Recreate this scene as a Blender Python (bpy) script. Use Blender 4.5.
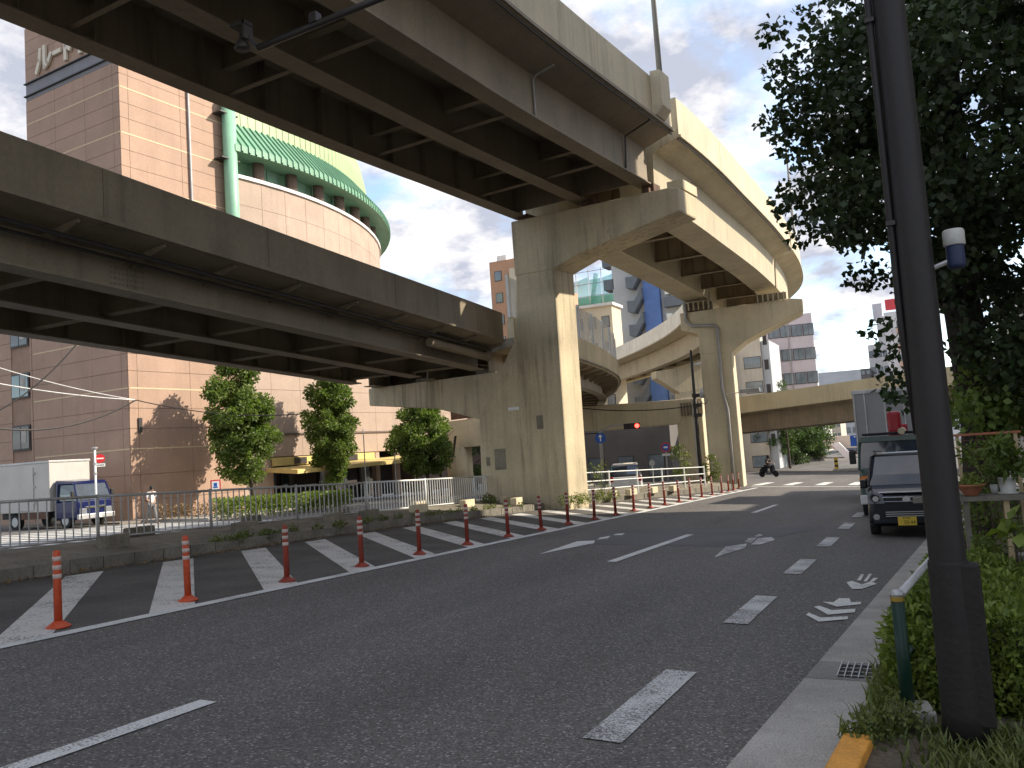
import bpy, math, random
import numpy as np
from mathutils import Vector, Matrix

for _o in list(bpy.data.objects):
    bpy.data.objects.remove(_o, do_unlink=True)
scene = bpy.context.scene
COL = scene.collection
R = math.radians
random.seed(7)
rng = np.random.default_rng(11)

# ------------------------------------------------------------------ camera
F_PX, ROLL, V0, CAM_H = 850.0, R(3.9), 67.0, 1.65
n_ = np.array([-math.tan(ROLL), -1, V0 / F_PX]); n_ /= np.linalg.norm(n_)
vp_ = np.array([932 - 512, 451 - 384, F_PX]); vp_ /= np.linalg.norm(vp_)
fw_ = vp_ - n_ * (vp_ @ n_)
SLOPE = -(vp_ @ n_) / np.linalg.norm(fw_)          # the road falls about 3 % away from the camera
fw_ /= np.linalg.norm(fw_)
rt_ = np.cross(fw_, n_)
if rt_[0] < 0: rt_ = -rt_
MC = np.array([rt_, fw_, n_])                      # camera axes -> world (X right of road, Y along road, Z up)
CAM = np.array([0, 0, CAM_H])
cam_data = bpy.data.cameras.new('camera'); cam = bpy.data.objects.new('camera', cam_data); COL.objects.link(cam)
ax, ay, az = MC @ np.array([1, 0, 0]), MC @ np.array([0, -1, 0]), MC @ np.array([0, 0, -1])
cam.matrix_world = Matrix(((ax[0], ay[0], az[0], 0), (ax[1], ay[1], az[1], 0), (ax[2], ay[2], az[2], CAM_H), (0, 0, 0, 1)))
cam_data.sensor_width = 36; cam_data.lens = F_PX / 1024 * 36
cam_data.clip_start = .05; cam_data.clip_end = 4000
scene.camera = cam
scene.render.resolution_x, scene.render.resolution_y = 1024, 768

# ------------------------------------------------------------------ sky and sun
SUN_AZ, SUN_EL = R(30), R(33)                      # azimuth measured from +X towards +Y
world = bpy.data.worlds.new('World'); scene.world = world; world.use_nodes = True
wn = world.node_tree; wn.nodes.clear()
def N(t, kind, **kw):
    nd = t.nodes.new(kind)
    for k, v in kw.items(): setattr(nd, k, v)
    return nd
out = N(wn, 'ShaderNodeOutputWorld'); bg = N(wn, 'ShaderNodeBackground')
sky = N(wn, 'ShaderNodeTexSky'); sky.sky_type = 'NISHITA'; sky.sun_disc = False
sky.sun_elevation = SUN_EL; sky.sun_rotation = R(90) - SUN_AZ
sky.air_density = 1.0; sky.dust_density = .6; sky.ozone_density = 1.4
tc = N(wn, 'ShaderNodeTexCoord')
sep = N(wn, 'ShaderNodeSeparateXYZ'); wn.links.new(tc.outputs['Generated'], sep.inputs[0])
zc = N(wn, 'ShaderNodeMath', operation='MAXIMUM'); wn.links.new(sep.outputs[2], zc.inputs[0]); zc.inputs[1].default_value = .0
za = N(wn, 'ShaderNodeMath', operation='ADD'); wn.links.new(zc.outputs[0], za.inputs[0]); za.inputs[1].default_value = .30
dx = N(wn, 'ShaderNodeMath', operation='DIVIDE'); wn.links.new(sep.outputs[0], dx.inputs[0]); wn.links.new(za.outputs[0], dx.inputs[1])
dy = N(wn, 'ShaderNodeMath', operation='DIVIDE'); wn.links.new(sep.outputs[1], dy.inputs[0]); wn.links.new(za.outputs[0], dy.inputs[1])
cmb = N(wn, 'ShaderNodeCombineXYZ'); wn.links.new(dx.outputs[0], cmb.inputs[0]); wn.links.new(dy.outputs[0], cmb.inputs[1])
n1 = N(wn, 'ShaderNodeTexNoise'); n1.inputs['Scale'].default_value = 2.1; n1.inputs['Detail'].default_value = 9; n1.inputs['Roughness'].default_value = .58; n1.inputs['Distortion'].default_value = .25
n2 = N(wn, 'ShaderNodeTexNoise'); n2.inputs['Scale'].default_value = 4.2; n2.inputs['Detail'].default_value = 7; n2.inputs['Roughness'].default_value = .6
off = N(wn, 'ShaderNodeVectorMath', operation='ADD'); off.inputs[1].default_value = (3.1, 1.7, 0)
wn.links.new(cmb.outputs[0], n1.inputs['Vector']); wn.links.new(cmb.outputs[0], off.inputs[0]); wn.links.new(off.outputs[0], n2.inputs['Vector'])
cr = N(wn, 'ShaderNodeValToRGB'); cr.color_ramp.elements[0].position = .39; cr.color_ramp.elements[1].position = .53
wn.links.new(n1.outputs[0], cr.inputs[0])
cc = N(wn, 'ShaderNodeValToRGB'); cc.color_ramp.elements[0].position = .42; cc.color_ramp.elements[1].position = .68
cc.color_ramp.elements[0].color = (1.75, 1.85, 2.2, 1); cc.color_ramp.elements[1].color = (5.0, 4.75, 4.4, 1)
wn.links.new(n2.outputs[0], cc.inputs[0])
mx = N(wn, 'ShaderNodeMix', data_type='RGBA'); wn.links.new(cr.outputs[0], mx.inputs[0]); wn.links.new(sky.outputs[0], mx.inputs[6]); wn.links.new(cc.outputs[0], mx.inputs[7])
wn.links.new(mx.outputs[2], bg.inputs[0]); bg.inputs[1].default_value = .09
wn.links.new(bg.outputs[0], out.inputs[0])
sl = bpy.data.lights.new('sun', 'SUN'); sl.energy = 2.0; sl.angle = R(.6); sl.color = (1, .90, .74)
sun = bpy.data.objects.new('sun', sl); COL.objects.link(sun)
sd = Vector((math.cos(SUN_EL) * math.cos(SUN_AZ), math.cos(SUN_EL) * math.sin(SUN_AZ), math.sin(SUN_EL)))
sun.rotation_euler = sd.to_track_quat('Z', 'Y').to_euler(); sun.location = (40, 10, 60)
vs = scene.view_settings; vs.view_transform = 'Standard'; vs.look = 'None'; vs.exposure = 1.93; vs.gamma = 1; vs.use_curve_mapping = False
scene.render.engine = 'CYCLES'
scene.cycles.max_bounces = 6; scene.cycles.diffuse_bounces = 4; scene.cycles.transparent_max_bounces = 6

# ------------------------------------------------------------------ pixel -> place helpers (a pixel gives a direction only)
def cx(x): return float(np.interp(x, [-18.5, -14.5, 4], [.2, .58, -.16]))
def gz(x, y): return -SLOPE * min(max(y, -60), 100) + cx(x)
def ray(x, y): return MC @ np.array([x - 512, y - 384, F_PX])
def atz(x, y, z): r = ray(x, y); return CAM + r * (z - CAM_H) / r[2]
def atX(x, y, X): r = ray(x, y); return CAM + r * X / r[0]
def atY(x, y, Y): r = ray(x, y); return CAM + r * Y / r[1]
def atD(x, y, D): return CAM + ray(x, y) * D / F_PX
def G(x, y, dz=0.):
    r = ray(x, y); lo = None; s = .002
    while s < 1:
        p = CAM + r * s
        if p[2] < gz(p[0], p[1]) + dz:
            a, b = s - .002, s
            for _ in range(20):
                m = (a + b) / 2; p = CAM + r * m
                if p[2] < gz(p[0], p[1]) + dz: b = m
                else: a = m
            return CAM + r * b
        s += .002
    return CAM + r * .1
def on(x, y, dz=0.): return np.array([x, y, gz(x, y) + dz])

# ------------------------------------------------------------------ materials
MATS = {}
def srgb(r, g, b):
    return tuple(((c / 255) / 12.92 if c / 255 <= .04045 else ((c / 255 + .055) / 1.055) ** 2.4) for c in (r, g, b))
def mat(name, col, rough=.65, var=.12, scale=1.5, fine=25, finev=.06, bump=0., metal=0., streak=0., spec=.4, coat=0., dirt=None, emit=None, alpha=None, trans=0):
    if name in MATS: return MATS[name]
    m = bpy.data.materials.new(name); m.use_nodes = True; t = m.node_tree; L = t.links.new
    b = t.nodes['Principled BSDF']; b.inputs['Roughness'].default_value = rough; b.inputs['Metallic'].default_value = metal
    b.inputs['Specular IOR Level'].default_value = spec
    if coat: b.inputs['Coat Weight'].default_value = coat; b.inputs['Coat Roughness'].default_value = .05
    g = N(t, 'ShaderNodeNewGeometry')
    a = N(t, 'ShaderNodeTexNoise'); a.inputs['Scale'].default_value = scale; a.inputs['Detail'].default_value = 5; L(g.outputs['Position'], a.inputs['Vector'])
    f = N(t, 'ShaderNodeTexNoise'); f.inputs['Scale'].default_value = fine; f.inputs['Detail'].default_value = 3; L(g.outputs['Position'], f.inputs['Vector'])
    def mr(src, lo, hi):
        q = N(t, 'ShaderNodeMapRange'); q.inputs[1].default_value = .3; q.inputs[2].default_value = .7; q.inputs[3].default_value = lo; q.inputs[4].default_value = hi
        L(src, q.inputs[0]); return q.outputs[0]
    v = N(t, 'ShaderNodeMath', operation='MULTIPLY'); L(mr(a.outputs[0], 1 - var, 1 + var), v.inputs[0]); L(mr(f.outputs[0], 1 - finev, 1 + finev), v.inputs[1])
    val = v.outputs[0]
    if streak:
        mp = N(t, 'ShaderNodeMapping'); mp.inputs['Scale'].default_value = (.95, .95, .05); L(g.outputs['Position'], mp.inputs[0])
        s = N(t, 'ShaderNodeTexNoise'); s.inputs['Scale'].default_value = 1.6; s.inputs['Detail'].default_value = 7; s.inputs['Roughness'].default_value = .7; L(mp.outputs[0], s.inputs['Vector'])
        mp2 = N(t, 'ShaderNodeMapping'); mp2.inputs['Scale'].default_value = (4.5, 4.5, .22); L(g.outputs['Position'], mp2.inputs[0])
        s2 = N(t, 'ShaderNodeTexNoise'); s2.inputs['Scale'].default_value = 1.3; s2.inputs['Detail'].default_value = 5; s2.inputs['Roughness'].default_value = .6; L(mp2.outputs[0], s2.inputs['Vector'])
        s3 = N(t, 'ShaderNodeTexNoise'); s3.inputs['Scale'].default_value = .55; s3.inputs['Detail'].default_value = 3; L(g.outputs['Position'], s3.inputs['Vector'])
        f2 = N(t, 'ShaderNodeMapRange'); f2.inputs[1].default_value = .50; f2.inputs[2].default_value = .66; L(s2.outputs[0], f2.inputs[0])
        f3 = N(t, 'ShaderNodeMapRange'); f3.inputs[1].default_value = .44; f3.inputs[2].default_value = .60; L(s3.outputs[0], f3.inputs[0])
        f4 = N(t, 'ShaderNodeMath', operation='MULTIPLY'); L(f2.outputs[0], f4.inputs[0]); L(f3.outputs[0], f4.inputs[1])
        f1 = N(t, 'ShaderNodeMapRange'); f1.inputs[1].default_value = .48; f1.inputs[2].default_value = .68; L(s.outputs[0], f1.inputs[0])
        fs = N(t, 'ShaderNodeMath', operation='MULTIPLY_ADD'); L(f4.outputs[0], fs.inputs[0]); fs.inputs[1].default_value = .8; 
        f1b = N(t, 'ShaderNodeMath', operation='MULTIPLY'); L(f1.outputs[0], f1b.inputs[0]); f1b.inputs[1].default_value = .6; L(f1b.outputs[0], fs.inputs[2])
        q = N(t, 'ShaderNodeMapRange'); q.inputs[1].default_value = 0; q.inputs[2].default_value = 1; q.inputs[3].default_value = 1; q.inputs[4].default_value = 1 - streak; L(fs.outputs[0], q.inputs[0])
        w = N(t, 'ShaderNodeMath', operation='MULTIPLY'); L(val, w.inputs[0]); L(q.outputs[0], w.inputs[1]); val = w.outputs[0]
    mul = N(t, 'ShaderNodeMix', data_type='RGBA', blend_type='MULTIPLY'); mul.inputs[0].default_value = 1
    mul.inputs[6].default_value = (*col, 1); L(val, mul.inputs[7]); colout = mul.outputs[2]
    if dirt:
        d = N(t, 'ShaderNodeTexNoise'); d.inputs['Scale'].default_value = dirt[1]; d.inputs['Detail'].default_value = 8; d.inputs['Roughness'].default_value = .7; L(g.outputs['Position'], d.inputs['Vector'])
        q = N(t, 'ShaderNodeMapRange'); q.inputs[1].default_value = dirt[2]; q.inputs[2].default_value = dirt[2] + .12; L(d.outputs[0], q.inputs[0])
        dm = N(t, 'ShaderNodeMix', data_type='RGBA'); L(q.outputs[0], dm.inputs[0]); L(colout, dm.inputs[6]); dm.inputs[7].default_value = (*dirt[0], 1); colout = dm.outputs[2]
    L(colout, b.inputs['Base Color'])
    if bump:
        bp = N(t, 'ShaderNodeBump'); bp.inputs['Strength'].default_value = bump; bp.inputs['Distance'].default_value = .02; L(f.outputs[0], bp.inputs['Height']); L(bp.outputs[0], b.inputs['Normal'])
    if emit: b.inputs['Emission Color'].default_value = (*emit[0], 1); b.inputs['Emission Strength'].default_value = emit[1]
    if alpha is not None: b.inputs['Alpha'].default_value = alpha
    if trans: b.inputs['Transmission Weight'].default_value = trans
    MATS[name] = m
    return m
def leaf_mat(name, c1, c2, trans=.25):
    m = bpy.data.materials.new(name); m.use_nodes = True; t = m.node_tree; L = t.links.new
    b = t.nodes['Principled BSDF']; o = t.nodes['Material Output']; b.inputs['Roughness'].default_value = .5; b.inputs['Specular IOR Level'].default_value = .35
    g = N(t, 'ShaderNodeNewGeometry'); a = N(t, 'ShaderNodeTexNoise'); a.inputs['Scale'].default_value = 1.1; L(g.outputs['Position'], a.inputs['Vector'])
    ad = N(t, 'ShaderNodeMath', operation='MULTIPLY_ADD'); L(g.outputs['Random Per Island'], ad.inputs[0]); ad.inputs[1].default_value = .6; 
    sb = N(t, 'ShaderNodeMath', operation='MULTIPLY_ADD'); L(a.outputs[0], sb.inputs[0]); sb.inputs[1].default_value = 1.2; sb.inputs[2].default_value = -.4
    L(sb.outputs[0], ad.inputs[2])
    r = N(t, 'ShaderNodeMix', data_type='RGBA'); L(ad.outputs[0], r.inputs[0]); r.inputs[6].default_value = (*c1, 1); r.inputs[7].default_value = (*c2, 1); r.clamp_factor = True
    L(r.outputs[2], b.inputs['Base Color'])
    tr = N(t, 'ShaderNodeBsdfTranslucent'); hs = N(t, 'ShaderNodeMix', data_type='RGBA', blend_type='MULTIPLY'); hs.inputs[0].default_value = 1; L(r.outputs[2], hs.inputs[6]); hs.inputs[7].default_value = (1.3, 1.5, .6, 1); L(hs.outputs[2], tr.inputs[0])
    ms = N(t, 'ShaderNodeMixShader'); ms.inputs[0].default_value = trans; L(b.outputs[0], ms.inputs[1]); L(tr.outputs[0], ms.inputs[2]); L(ms.outputs[0], o.inputs[0])
    MATS[name] = m; return m
def asphalt():
    m = bpy.data.materials.new('asphalt'); m.use_nodes = True; t = m.node_tree; L = t.links.new
    b = t.nodes['Principled BSDF']; b.inputs['Roughness'].default_value = .78; b.inputs['Specular IOR Level'].default_value = .35
    g = N(t, 'ShaderNodeNewGeometry')
    vo = N(t, 'ShaderNodeTexVoronoi'); vo.inputs['Scale'].default_value = 75; L(g.outputs['Position'], vo.inputs['Vector'])
    hv = N(t, 'ShaderNodeSeparateColor'); L(vo.outputs['Color'], hv.inputs[0])
    q = N(t, 'ShaderNodeMapRange'); q.inputs[3].default_value = .55; q.inputs[4].default_value = 1.4; L(hv.outputs[0], q.inputs[0])
    hi = N(t, 'ShaderNodeMath', operation='GREATER_THAN'); hi.inputs[1].default_value = .94; L(hv.outputs[1], hi.inputs[0])
    pw = N(t, 'ShaderNodeMath', operation='MULTIPLY_ADD'); L(hi.outputs[0], pw.inputs[0]); pw.inputs[1].default_value = 1.6; L(q.outputs[0], pw.inputs[2])
    lo = N(t, 'ShaderNodeTexNoise'); lo.inputs['Scale'].default_value = .35; lo.inputs['Detail'].default_value = 6; lo.inputs['Roughness'].default_value = .6
    mp = N(t, 'ShaderNodeMapping'); mp.inputs['Scale'].default_value = (2.2, .35, 1); L(g.outputs['Position'], mp.inputs[0]); L(mp.outputs[0], lo.inputs['Vector'])
    q2 = N(t, 'ShaderNodeMapRange'); q2.inputs[1].default_value = .3; q2.inputs[2].default_value = .7; q2.inputs[3].default_value = .78; q2.inputs[4].default_value = 1.2; L(lo.outputs[0], q2.inputs[0])
    v = N(t, 'ShaderNodeMath', operation='MULTIPLY'); L(pw.outputs[0], v.inputs[0]); L(q2.outputs[0], v.inputs[1])
    mul = N(t, 'ShaderNodeMix', data_type='RGBA', blend_type='MULTIPLY'); mul.inputs[0].default_value = 1; mul.inputs[6].default_value = (.116, .108, .101, 1); L(v.outputs[0], mul.inputs[7])
    L(mul.outputs[2], b.inputs['Base Color'])
    bp = N(t, 'ShaderNodeBump'); bp.inputs['Strength'].default_value = .6; bp.inputs['Distance'].default_value = .006; L(vo.outputs['Distance'], bp.inputs['Height']); L(bp.outputs[0], b.inputs['Normal'])
    MATS['asphalt'] = m; return m
def paint_mat(name, col, wear=.42, speck=60):
    m = bpy.data.materials.new(name); m.use_nodes = True; t = m.node_tree; L = t.links.new
    b = t.nodes['Principled BSDF']; b.inputs['Roughness'].default_value = .7
    g = N(t, 'ShaderNodeNewGeometry')
    a = N(t, 'ShaderNodeTexNoise'); a.inputs['Scale'].default_value = speck; a.inputs['Detail'].default_value = 4; a.inputs['Roughness'].default_value = .7; L(g.outputs['Position'], a.inputs['Vector'])
    c = N(t, 'ShaderNodeTexNoise'); c.inputs['Scale'].default_value = 2.2; c.inputs['Detail'].default_value = 6; L(g.outputs['Position'], c.inputs['Vector'])
    s = N(t, 'ShaderNodeMath', operation='MULTIPLY_ADD'); L(c.outputs[0], s.inputs[0]); s.inputs[1].default_value = .45; L(a.outputs[0], s.inputs[2])
    q = N(t, 'ShaderNodeMapRange'); q.inputs[1].default_value = wear + .20; q.inputs[2].default_value = wear + .30; L(s.outputs[0], q.inputs[0])
    mm = N(t, 'ShaderNodeMix', data_type='RGBA'); L(q.outputs[0], mm.inputs[0]); mm.inputs[6].default_value = (.11, .11, .11, 1); mm.inputs[7].default_value = (*col, 1)
    L(mm.outputs[2], b.inputs['Base Color']); MATS[name] = m; return m

asphalt()
paint_mat('road_paint', (.62, .62, .60), .36)
paint_mat('worn_paint', (.56, .56, .55), .45)
paint_mat('hatch_paint', (.60, .58, .54), .39, 30)
mat('patch_asphalt', (.105, .104, .107), .85, .15, .8, 70, .25)
mat('old_asphalt', (.092, .083, .074), .9, .3, 1.1, 60, .5, .3, dirt=((.05, .045, .04), 2.5, .64))
mat('concrete', (.53, .445, .30), .8, .16, .7, 18, .08, .15, streak=.45, dirt=((.16, .13, .10), .8, .66))
mat('concrete_pale', (.58, .50, .345), .8, .12, .7, 18, .08, .12, streak=.28)
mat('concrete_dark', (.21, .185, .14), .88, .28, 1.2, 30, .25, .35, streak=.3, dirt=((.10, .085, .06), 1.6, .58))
mat('kerb_stone', (.17, .155, .125), .9, .3, 2.5, 30, .2, .4)
mat('gutter', (.37, .35, .32), .88, .2, 2.2, 110, .35, .3)
mat('steel_cream', (.47, .405, .275), .55, .1, .8, 12, .05, 0, streak=.25)
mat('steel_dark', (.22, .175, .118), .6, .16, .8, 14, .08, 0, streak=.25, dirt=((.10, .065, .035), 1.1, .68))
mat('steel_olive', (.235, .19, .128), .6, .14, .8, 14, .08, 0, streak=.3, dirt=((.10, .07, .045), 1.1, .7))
mat('parapet_white', (.80, .77, .68), .7, .1, .8, 14, .05, 0, streak=.3)
mat('parapet_cream', (.53, .46, .325), .7, .1, .8, 14, .05, 0, streak=.28, dirt=((.14, .12, .10), 2.2, .72))
mat('flyover_cream', (.50, .43, .28), .7, .1, .5, 14, .05, 0, streak=.2)
mat('rubber', (.02, .02, .02), .8)
mat('dark_pipe', (.035, .03, .028), .5)
mat('grey_pipe', (.33, .32, .30), .5, .15)
mat('rust', (.11, .06, .04), .8, .3, 3)
mat('galv', (.46, .46, .46), .42, .12, 3, 30, .08, 0, .45)
mat('fence_grey', (.42, .41, .39), .5, .12, 2, 30, .1, 0, .2)
mat('white_metal', (.72, .72, .70), .45, .08)
mat('orange_post', (.50, .075, .025), .5, .16, 5, 40, .12, dirt=((.2, .05, .03), 9, .66))
mat('red_post', (.25, .040, .022), .55, .2, 5, 40, .12)
mat('reflect_band', (.50, .40, .36), .35, .15, 8)
mat('hotel_tile', (.375, .248, .18), .75, .09, .6, 9, .06, .05, streak=.12)
mat('hotel_joint', (.31, .204, .148), .85)
mat('hotel_line', (.60, .47, .30), .7, .05)
mat('hotel_band', (.19, .185, .20), .6, .1)
mat('hotel_low', (.40, .30, .238), .75, .1, .6, 9, .06, .05, streak=.1)
mat('sign_letter', (.62, .55, .44), .5, .06)
mat('wall_green', (.34, .43, .23), .5, .06, .6, 10, .03)
mat('canopy_green', (.16, .32, .21), .5, .1, .8)
mat('pipe_green', (.25, .47, .33), .45, .06)
mat('window_green', (.24, .42, .36), .2, .1, .6, spec=.6)
mat('pillar_brown', (.14, .10, .085), .6, .1)
mat('glass', (.03, .04, .045), .06, .2, .6, 5, .1, spec=.8)
mat('glass_pale', (.16, .19, .21), .08, .35, .5, 5, .1, spec=.8)
mat('frame_dark', (.04, .035, .035), .5)
mat('curtain', (.40, .38, .34), .8, .2, 3)
mat('yellow_awning', (.60, .46, .18), .6, .1, 1)
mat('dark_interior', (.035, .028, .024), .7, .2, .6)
mat('bark', (.06, .048, .036), .9, .3, 4, 25, .3, .8)
mat('bark_dark', (.028, .023, .018), .95, .3, 4, 25, .3, .8)
leaf_mat('leaf_street', (.050, .085, .02), (.19, .25, .06), .4)
leaf_mat('leaf_big', (.018, .030, .012), (.050, .076, .028), .22)
leaf_mat('leaf_hedge', (.055, .09, .014), (.24, .30, .06), .3)
leaf_mat('leaf_weed', (.06, .085, .02), (.20, .22, .07), .3)
leaf_mat('leaf_dry', (.10, .055, .022), (.30, .20, .10), .1)
leaf_mat('leaf_far', (.035, .070, .02), (.10, .15, .045), .25)
mat('soil', (.10, .08, .058), .95, .3, 3, 30, .3, .6)
mat('paving', (.33, .30, .26), .85, .15, .8, 20, .12, .1)
mat('paving_dark', (.22, .19, .16), .85, .15, .8, 20, .12, .1)

# ------------------------------------------------------------------ mesh helpers
class MB:
    def __init__(s): s.v = []; s.f = []
    def add(s, vs, fs):
        k = len(s.v); s.v += [tuple(float(c) for c in p) for p in vs]; s.f += [tuple(i + k for i in q) for q in fs]; return s
    def box(s, c, d, rz=0., m=None):
        hx, hy, hz = d[0] / 2, d[1] / 2, d[2] / 2
        P = [Vector((x, y, z)) for x in (-hx, hx) for y in (-hy, hy) for z in (-hz, hz)]
        Q = m if m is not None else Matrix.Rotation(rz, 3, 'Z')
        return s.add([Q @ p + Vector(c) for p in P], [(0, 1, 3, 2), (4, 6, 7, 5), (0, 4, 5, 1), (2, 3, 7, 6), (0, 2, 6, 4), (1, 5, 7, 3)])
    def prism(s, poly, vec):
        n = len(poly); a = [Vector(p) for p in poly]; b = [p + Vector(vec) for p in a]
        return s.add(a + b, [tuple(range(n))[::-1], tuple(range(n, 2 * n))] + [(i, (i + 1) % n, n + (i + 1) % n, n + i) for i in range(n)])
    def tube(s, pts, r, n=8):
        pts = [Vector(p) for p in pts]; rs = r if isinstance(r, (list, tuple)) else [r] * len(pts); rings = []
        ref = None
        for i, p in enumerate(pts):
            d = (pts[min(i + 1, len(pts) - 1)] - pts[max(i - 1, 0)]).normalized()
            if ref is None: ref = Vector((0, 0, 1)) if abs(d.z) < .9 else Vector((1, 0, 0))
            u = d.cross(ref).normalized(); w = u.cross(d).normalized(); ref = w if abs(d.dot(w)) < .9 else ref
            rings.append([p + (u * math.cos(2 * math.pi * k / n) + w * math.sin(2 * math.pi * k / n)) * rs[i] for k in range(n)])
        V = [q for ring in rings for q in ring]; Fs = []
        for i in range(len(pts) - 1):
            for k in range(n):
                a, b = i * n + k, i * n + (k + 1) % n; Fs.append((a, b, b + n, a + n))
        Fs += [tuple(range(n))[::-1], tuple(range((len(pts) - 1) * n, len(pts) * n))]
        return s.add(V, Fs)
    def lathe(s, prof, c=(0, 0, 0), n=14):
        V = [(c[0] + r * math.cos(2 * math.pi * k / n), c[1] + r * math.sin(2 * math.pi * k / n), c[2] + z) for r, z in prof for k in range(n)]; Fs = []
        for i in range(len(prof) - 1):
            for k in range(n):
                a, b = i * n + k, i * n + (k + 1) % n; Fs.append((a, b, b + n, a + n))
        Fs += [tuple(range(n))[::-1], tuple(range((len(prof) - 1) * n, len(prof) * n))]
        return s.add(V, Fs)
    def sweep(s, prof, frames, cant=0.):
        n = len(prof); V = []
        for fr in frames:
            o, r = fr[0], fr[1]; k = fr[2] if len(fr) > 2 else 0.
            for a, z in prof: V.append((o[0] + r[0] * a, o[1] + r[1] * a, o[2] + z + k * a))
        Fs = []
        for i in range(len(frames) - 1):
            for k in range(n):
                a, b = i * n + k, i * n + (k + 1) % n; Fs.append((a, a + n, b + n, b))
        Fs += [tuple(range(n)), tuple(range((len(frames) - 1) * n, len(frames) * n))[::-1]]
        return s.add(V, Fs)
    def build(s, name, m, parent=None, local=False, smooth=False, bevel=0.):
        W = Vector((0, 0, 0)) if (parent is None or local) else WL[parent.name]
        me = bpy.data.meshes.new(name); me.from_pydata([(p[0] - W.x, p[1] - W.y, p[2] - W.z) for p in s.v], [], s.f)
        me.materials.append(MATS[m] if isinstance(m, str) else m)
        if smooth: me.polygons.foreach_set('use_smooth', [True] * len(me.polygons))
        me.update()
        o = bpy.data.objects.new(name, me); COL.objects.link(o)
        if parent: o.parent = parent; WL[o.name] = WL[parent.name]
        else: WL[o.name] = Vector((0, 0, 0))
        if bevel:
            b = o.modifiers.new('bevel', 'BEVEL'); b.width = bevel; b.segments = 2; b.limit_method = 'ANGLE'
        return o
WL = {}
def tag(o, label, cat, group=None, kind=None):
    if label: o['label'] = label
    if cat: o['category'] = cat
    if group: o['group'] = group
    if kind: o['kind'] = kind
    return o
def thing(name, label, cat, loc=(0, 0, 0), rz=0., group=None):
    o = bpy.data.objects.new(name, None); COL.objects.link(o); o.location = loc; o.rotation_euler = (0, 0, rz); o.empty_display_size = .2
    WL[o.name] = Vector(loc); return tag(o, label, cat, group)
def struct(o): o['kind'] = 'structure'; return o
CUBES = {}
def piece(parent, name, c, d, m, Q=None):
    """one small box part that shares its mesh with all alike pieces (size in the object's scale)"""
    if m not in CUBES:
        me = MB().box((0, 0, 0), (1, 1, 1)); ob = bpy.data.meshes.new('piece_' + m); ob.from_pydata(me.v, [], me.f); ob.materials.append(MATS[m]); CUBES[m] = ob
    o = bpy.data.objects.new(name, CUBES[m]); COL.objects.link(o); o.parent = parent
    W = WL[parent.name]; o.location = Vector(c) - W; o.scale = d
    if Q is not None: o.rotation_euler = Q.to_euler()
    WL[o.name] = W; return o
def kids(o): return [c for c in bpy.data.objects if c.parent == o]
def copy_tree(o, parent=None, label=None, ch=None):
    c = o.copy(); COL.objects.link(c); c.parent = parent
    if label: c['label'] = label
    for k in (o.children): copy_tree(k, c)
    WL[c.name] = WL[o.name]
    return c
def leaves(n, pts_fn, size, name, m, parent, asp=.6, fold=.25, up=.3):
    """n leaf blades (folded diamonds), positions and outward directions from pts_fn(n)"""
    P, D = pts_fn(n)
    n = len(P)
    a = rng.normal(size=(n, 3)); a += D * .8; a[:, 2] -= .25; a /= np.linalg.norm(a, axis=1)[:, None]
    b = rng.normal(size=(n, 3)); b[:, 2] += 0; b -= a * np.sum(a * b, 1)[:, None]; b /= np.linalg.norm(b, axis=1)[:, None]
    c = np.cross(a, b)
    L = size * rng.uniform(.6, 1.25, n)[:, None]
    v = np.empty((n, 4, 3)); v[:, 0] = P; v[:, 1] = P + a * L * .55 + b * L * asp / 2 + c * L * fold * .4; v[:, 2] = P + a * L; v[:, 3] = P + a * L * .5 - b * L * asp / 2 + c * L * fold * .4
    W = np.array(WL[parent.name]) if parent else np.zeros(3)
    V = (v.reshape(-1, 3) - W)
    me = bpy.data.meshes.new(name)
    me.vertices.add(n * 4); me.vertices.foreach_set('co', V.ravel())
    me.loops.add(n * 4); me.loops.foreach_set('vertex_index', np.arange(n * 4))
    me.polygons.add(n); me.polygons.foreach_set('loop_start', np.arange(n) * 4); me.polygons.foreach_set('loop_total', np.full(n, 4))
    me.materials.append(MATS[m]); me.update(); me.validate()
    o = bpy.data.objects.new(name, me); COL.objects.link(o)
    if parent: o.parent = parent; WL[o.name] = WL[parent.name]
    else: WL[o.name] = Vector((0, 0, 0))
    return o
def clumps(centers, rad, squash=.8):
    C = np.array(centers); rr = np.array(rad) if np.ndim(rad) else np.full(len(C), rad)
    w = rr ** 2.2; w = w / w.sum()
    def fn(n):
        i = rng.choice(len(C), n, p=w); d = rng.normal(size=(n, 3)); d /= np.linalg.norm(d, axis=1)[:, None]
        r = rr[i] * (rng.uniform(0, 1, n) ** .45)
        q = d.copy(); q[:, 2] *= squash
        return C[i] + q * r[:, None], d
    return fn
def text_mesh(s, size, m, name, parent, loc, Q, align='CENTER', local=False, extrude=.002):
    cu = bpy.data.curves.new(name, 'FONT'); cu.body = s; cu.size = size; cu.align_x = align; cu.align_y = 'CENTER'; cu.extrude = extrude
    to = bpy.data.objects.new(name + '_tmp', cu); COL.objects.link(to)
    bpy.context.view_layer.update()
    me = bpy.data.meshes.new_from_object(to.evaluated_get(bpy.context.evaluated_depsgraph_get()))
    bpy.data.objects.remove(to, do_unlink=True); bpy.data.curves.remove(cu)
    me.materials.clear(); me.materials.append(MATS[m])
    o = bpy.data.objects.new(name, me); COL.objects.link(o); o.parent = parent
    o.location = Vector(loc) - (Vector((0, 0, 0)) if local else WL[parent.name]); o.rotation_euler = Q.to_euler(); WL[o.name] = WL[parent.name]
    return o
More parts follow.
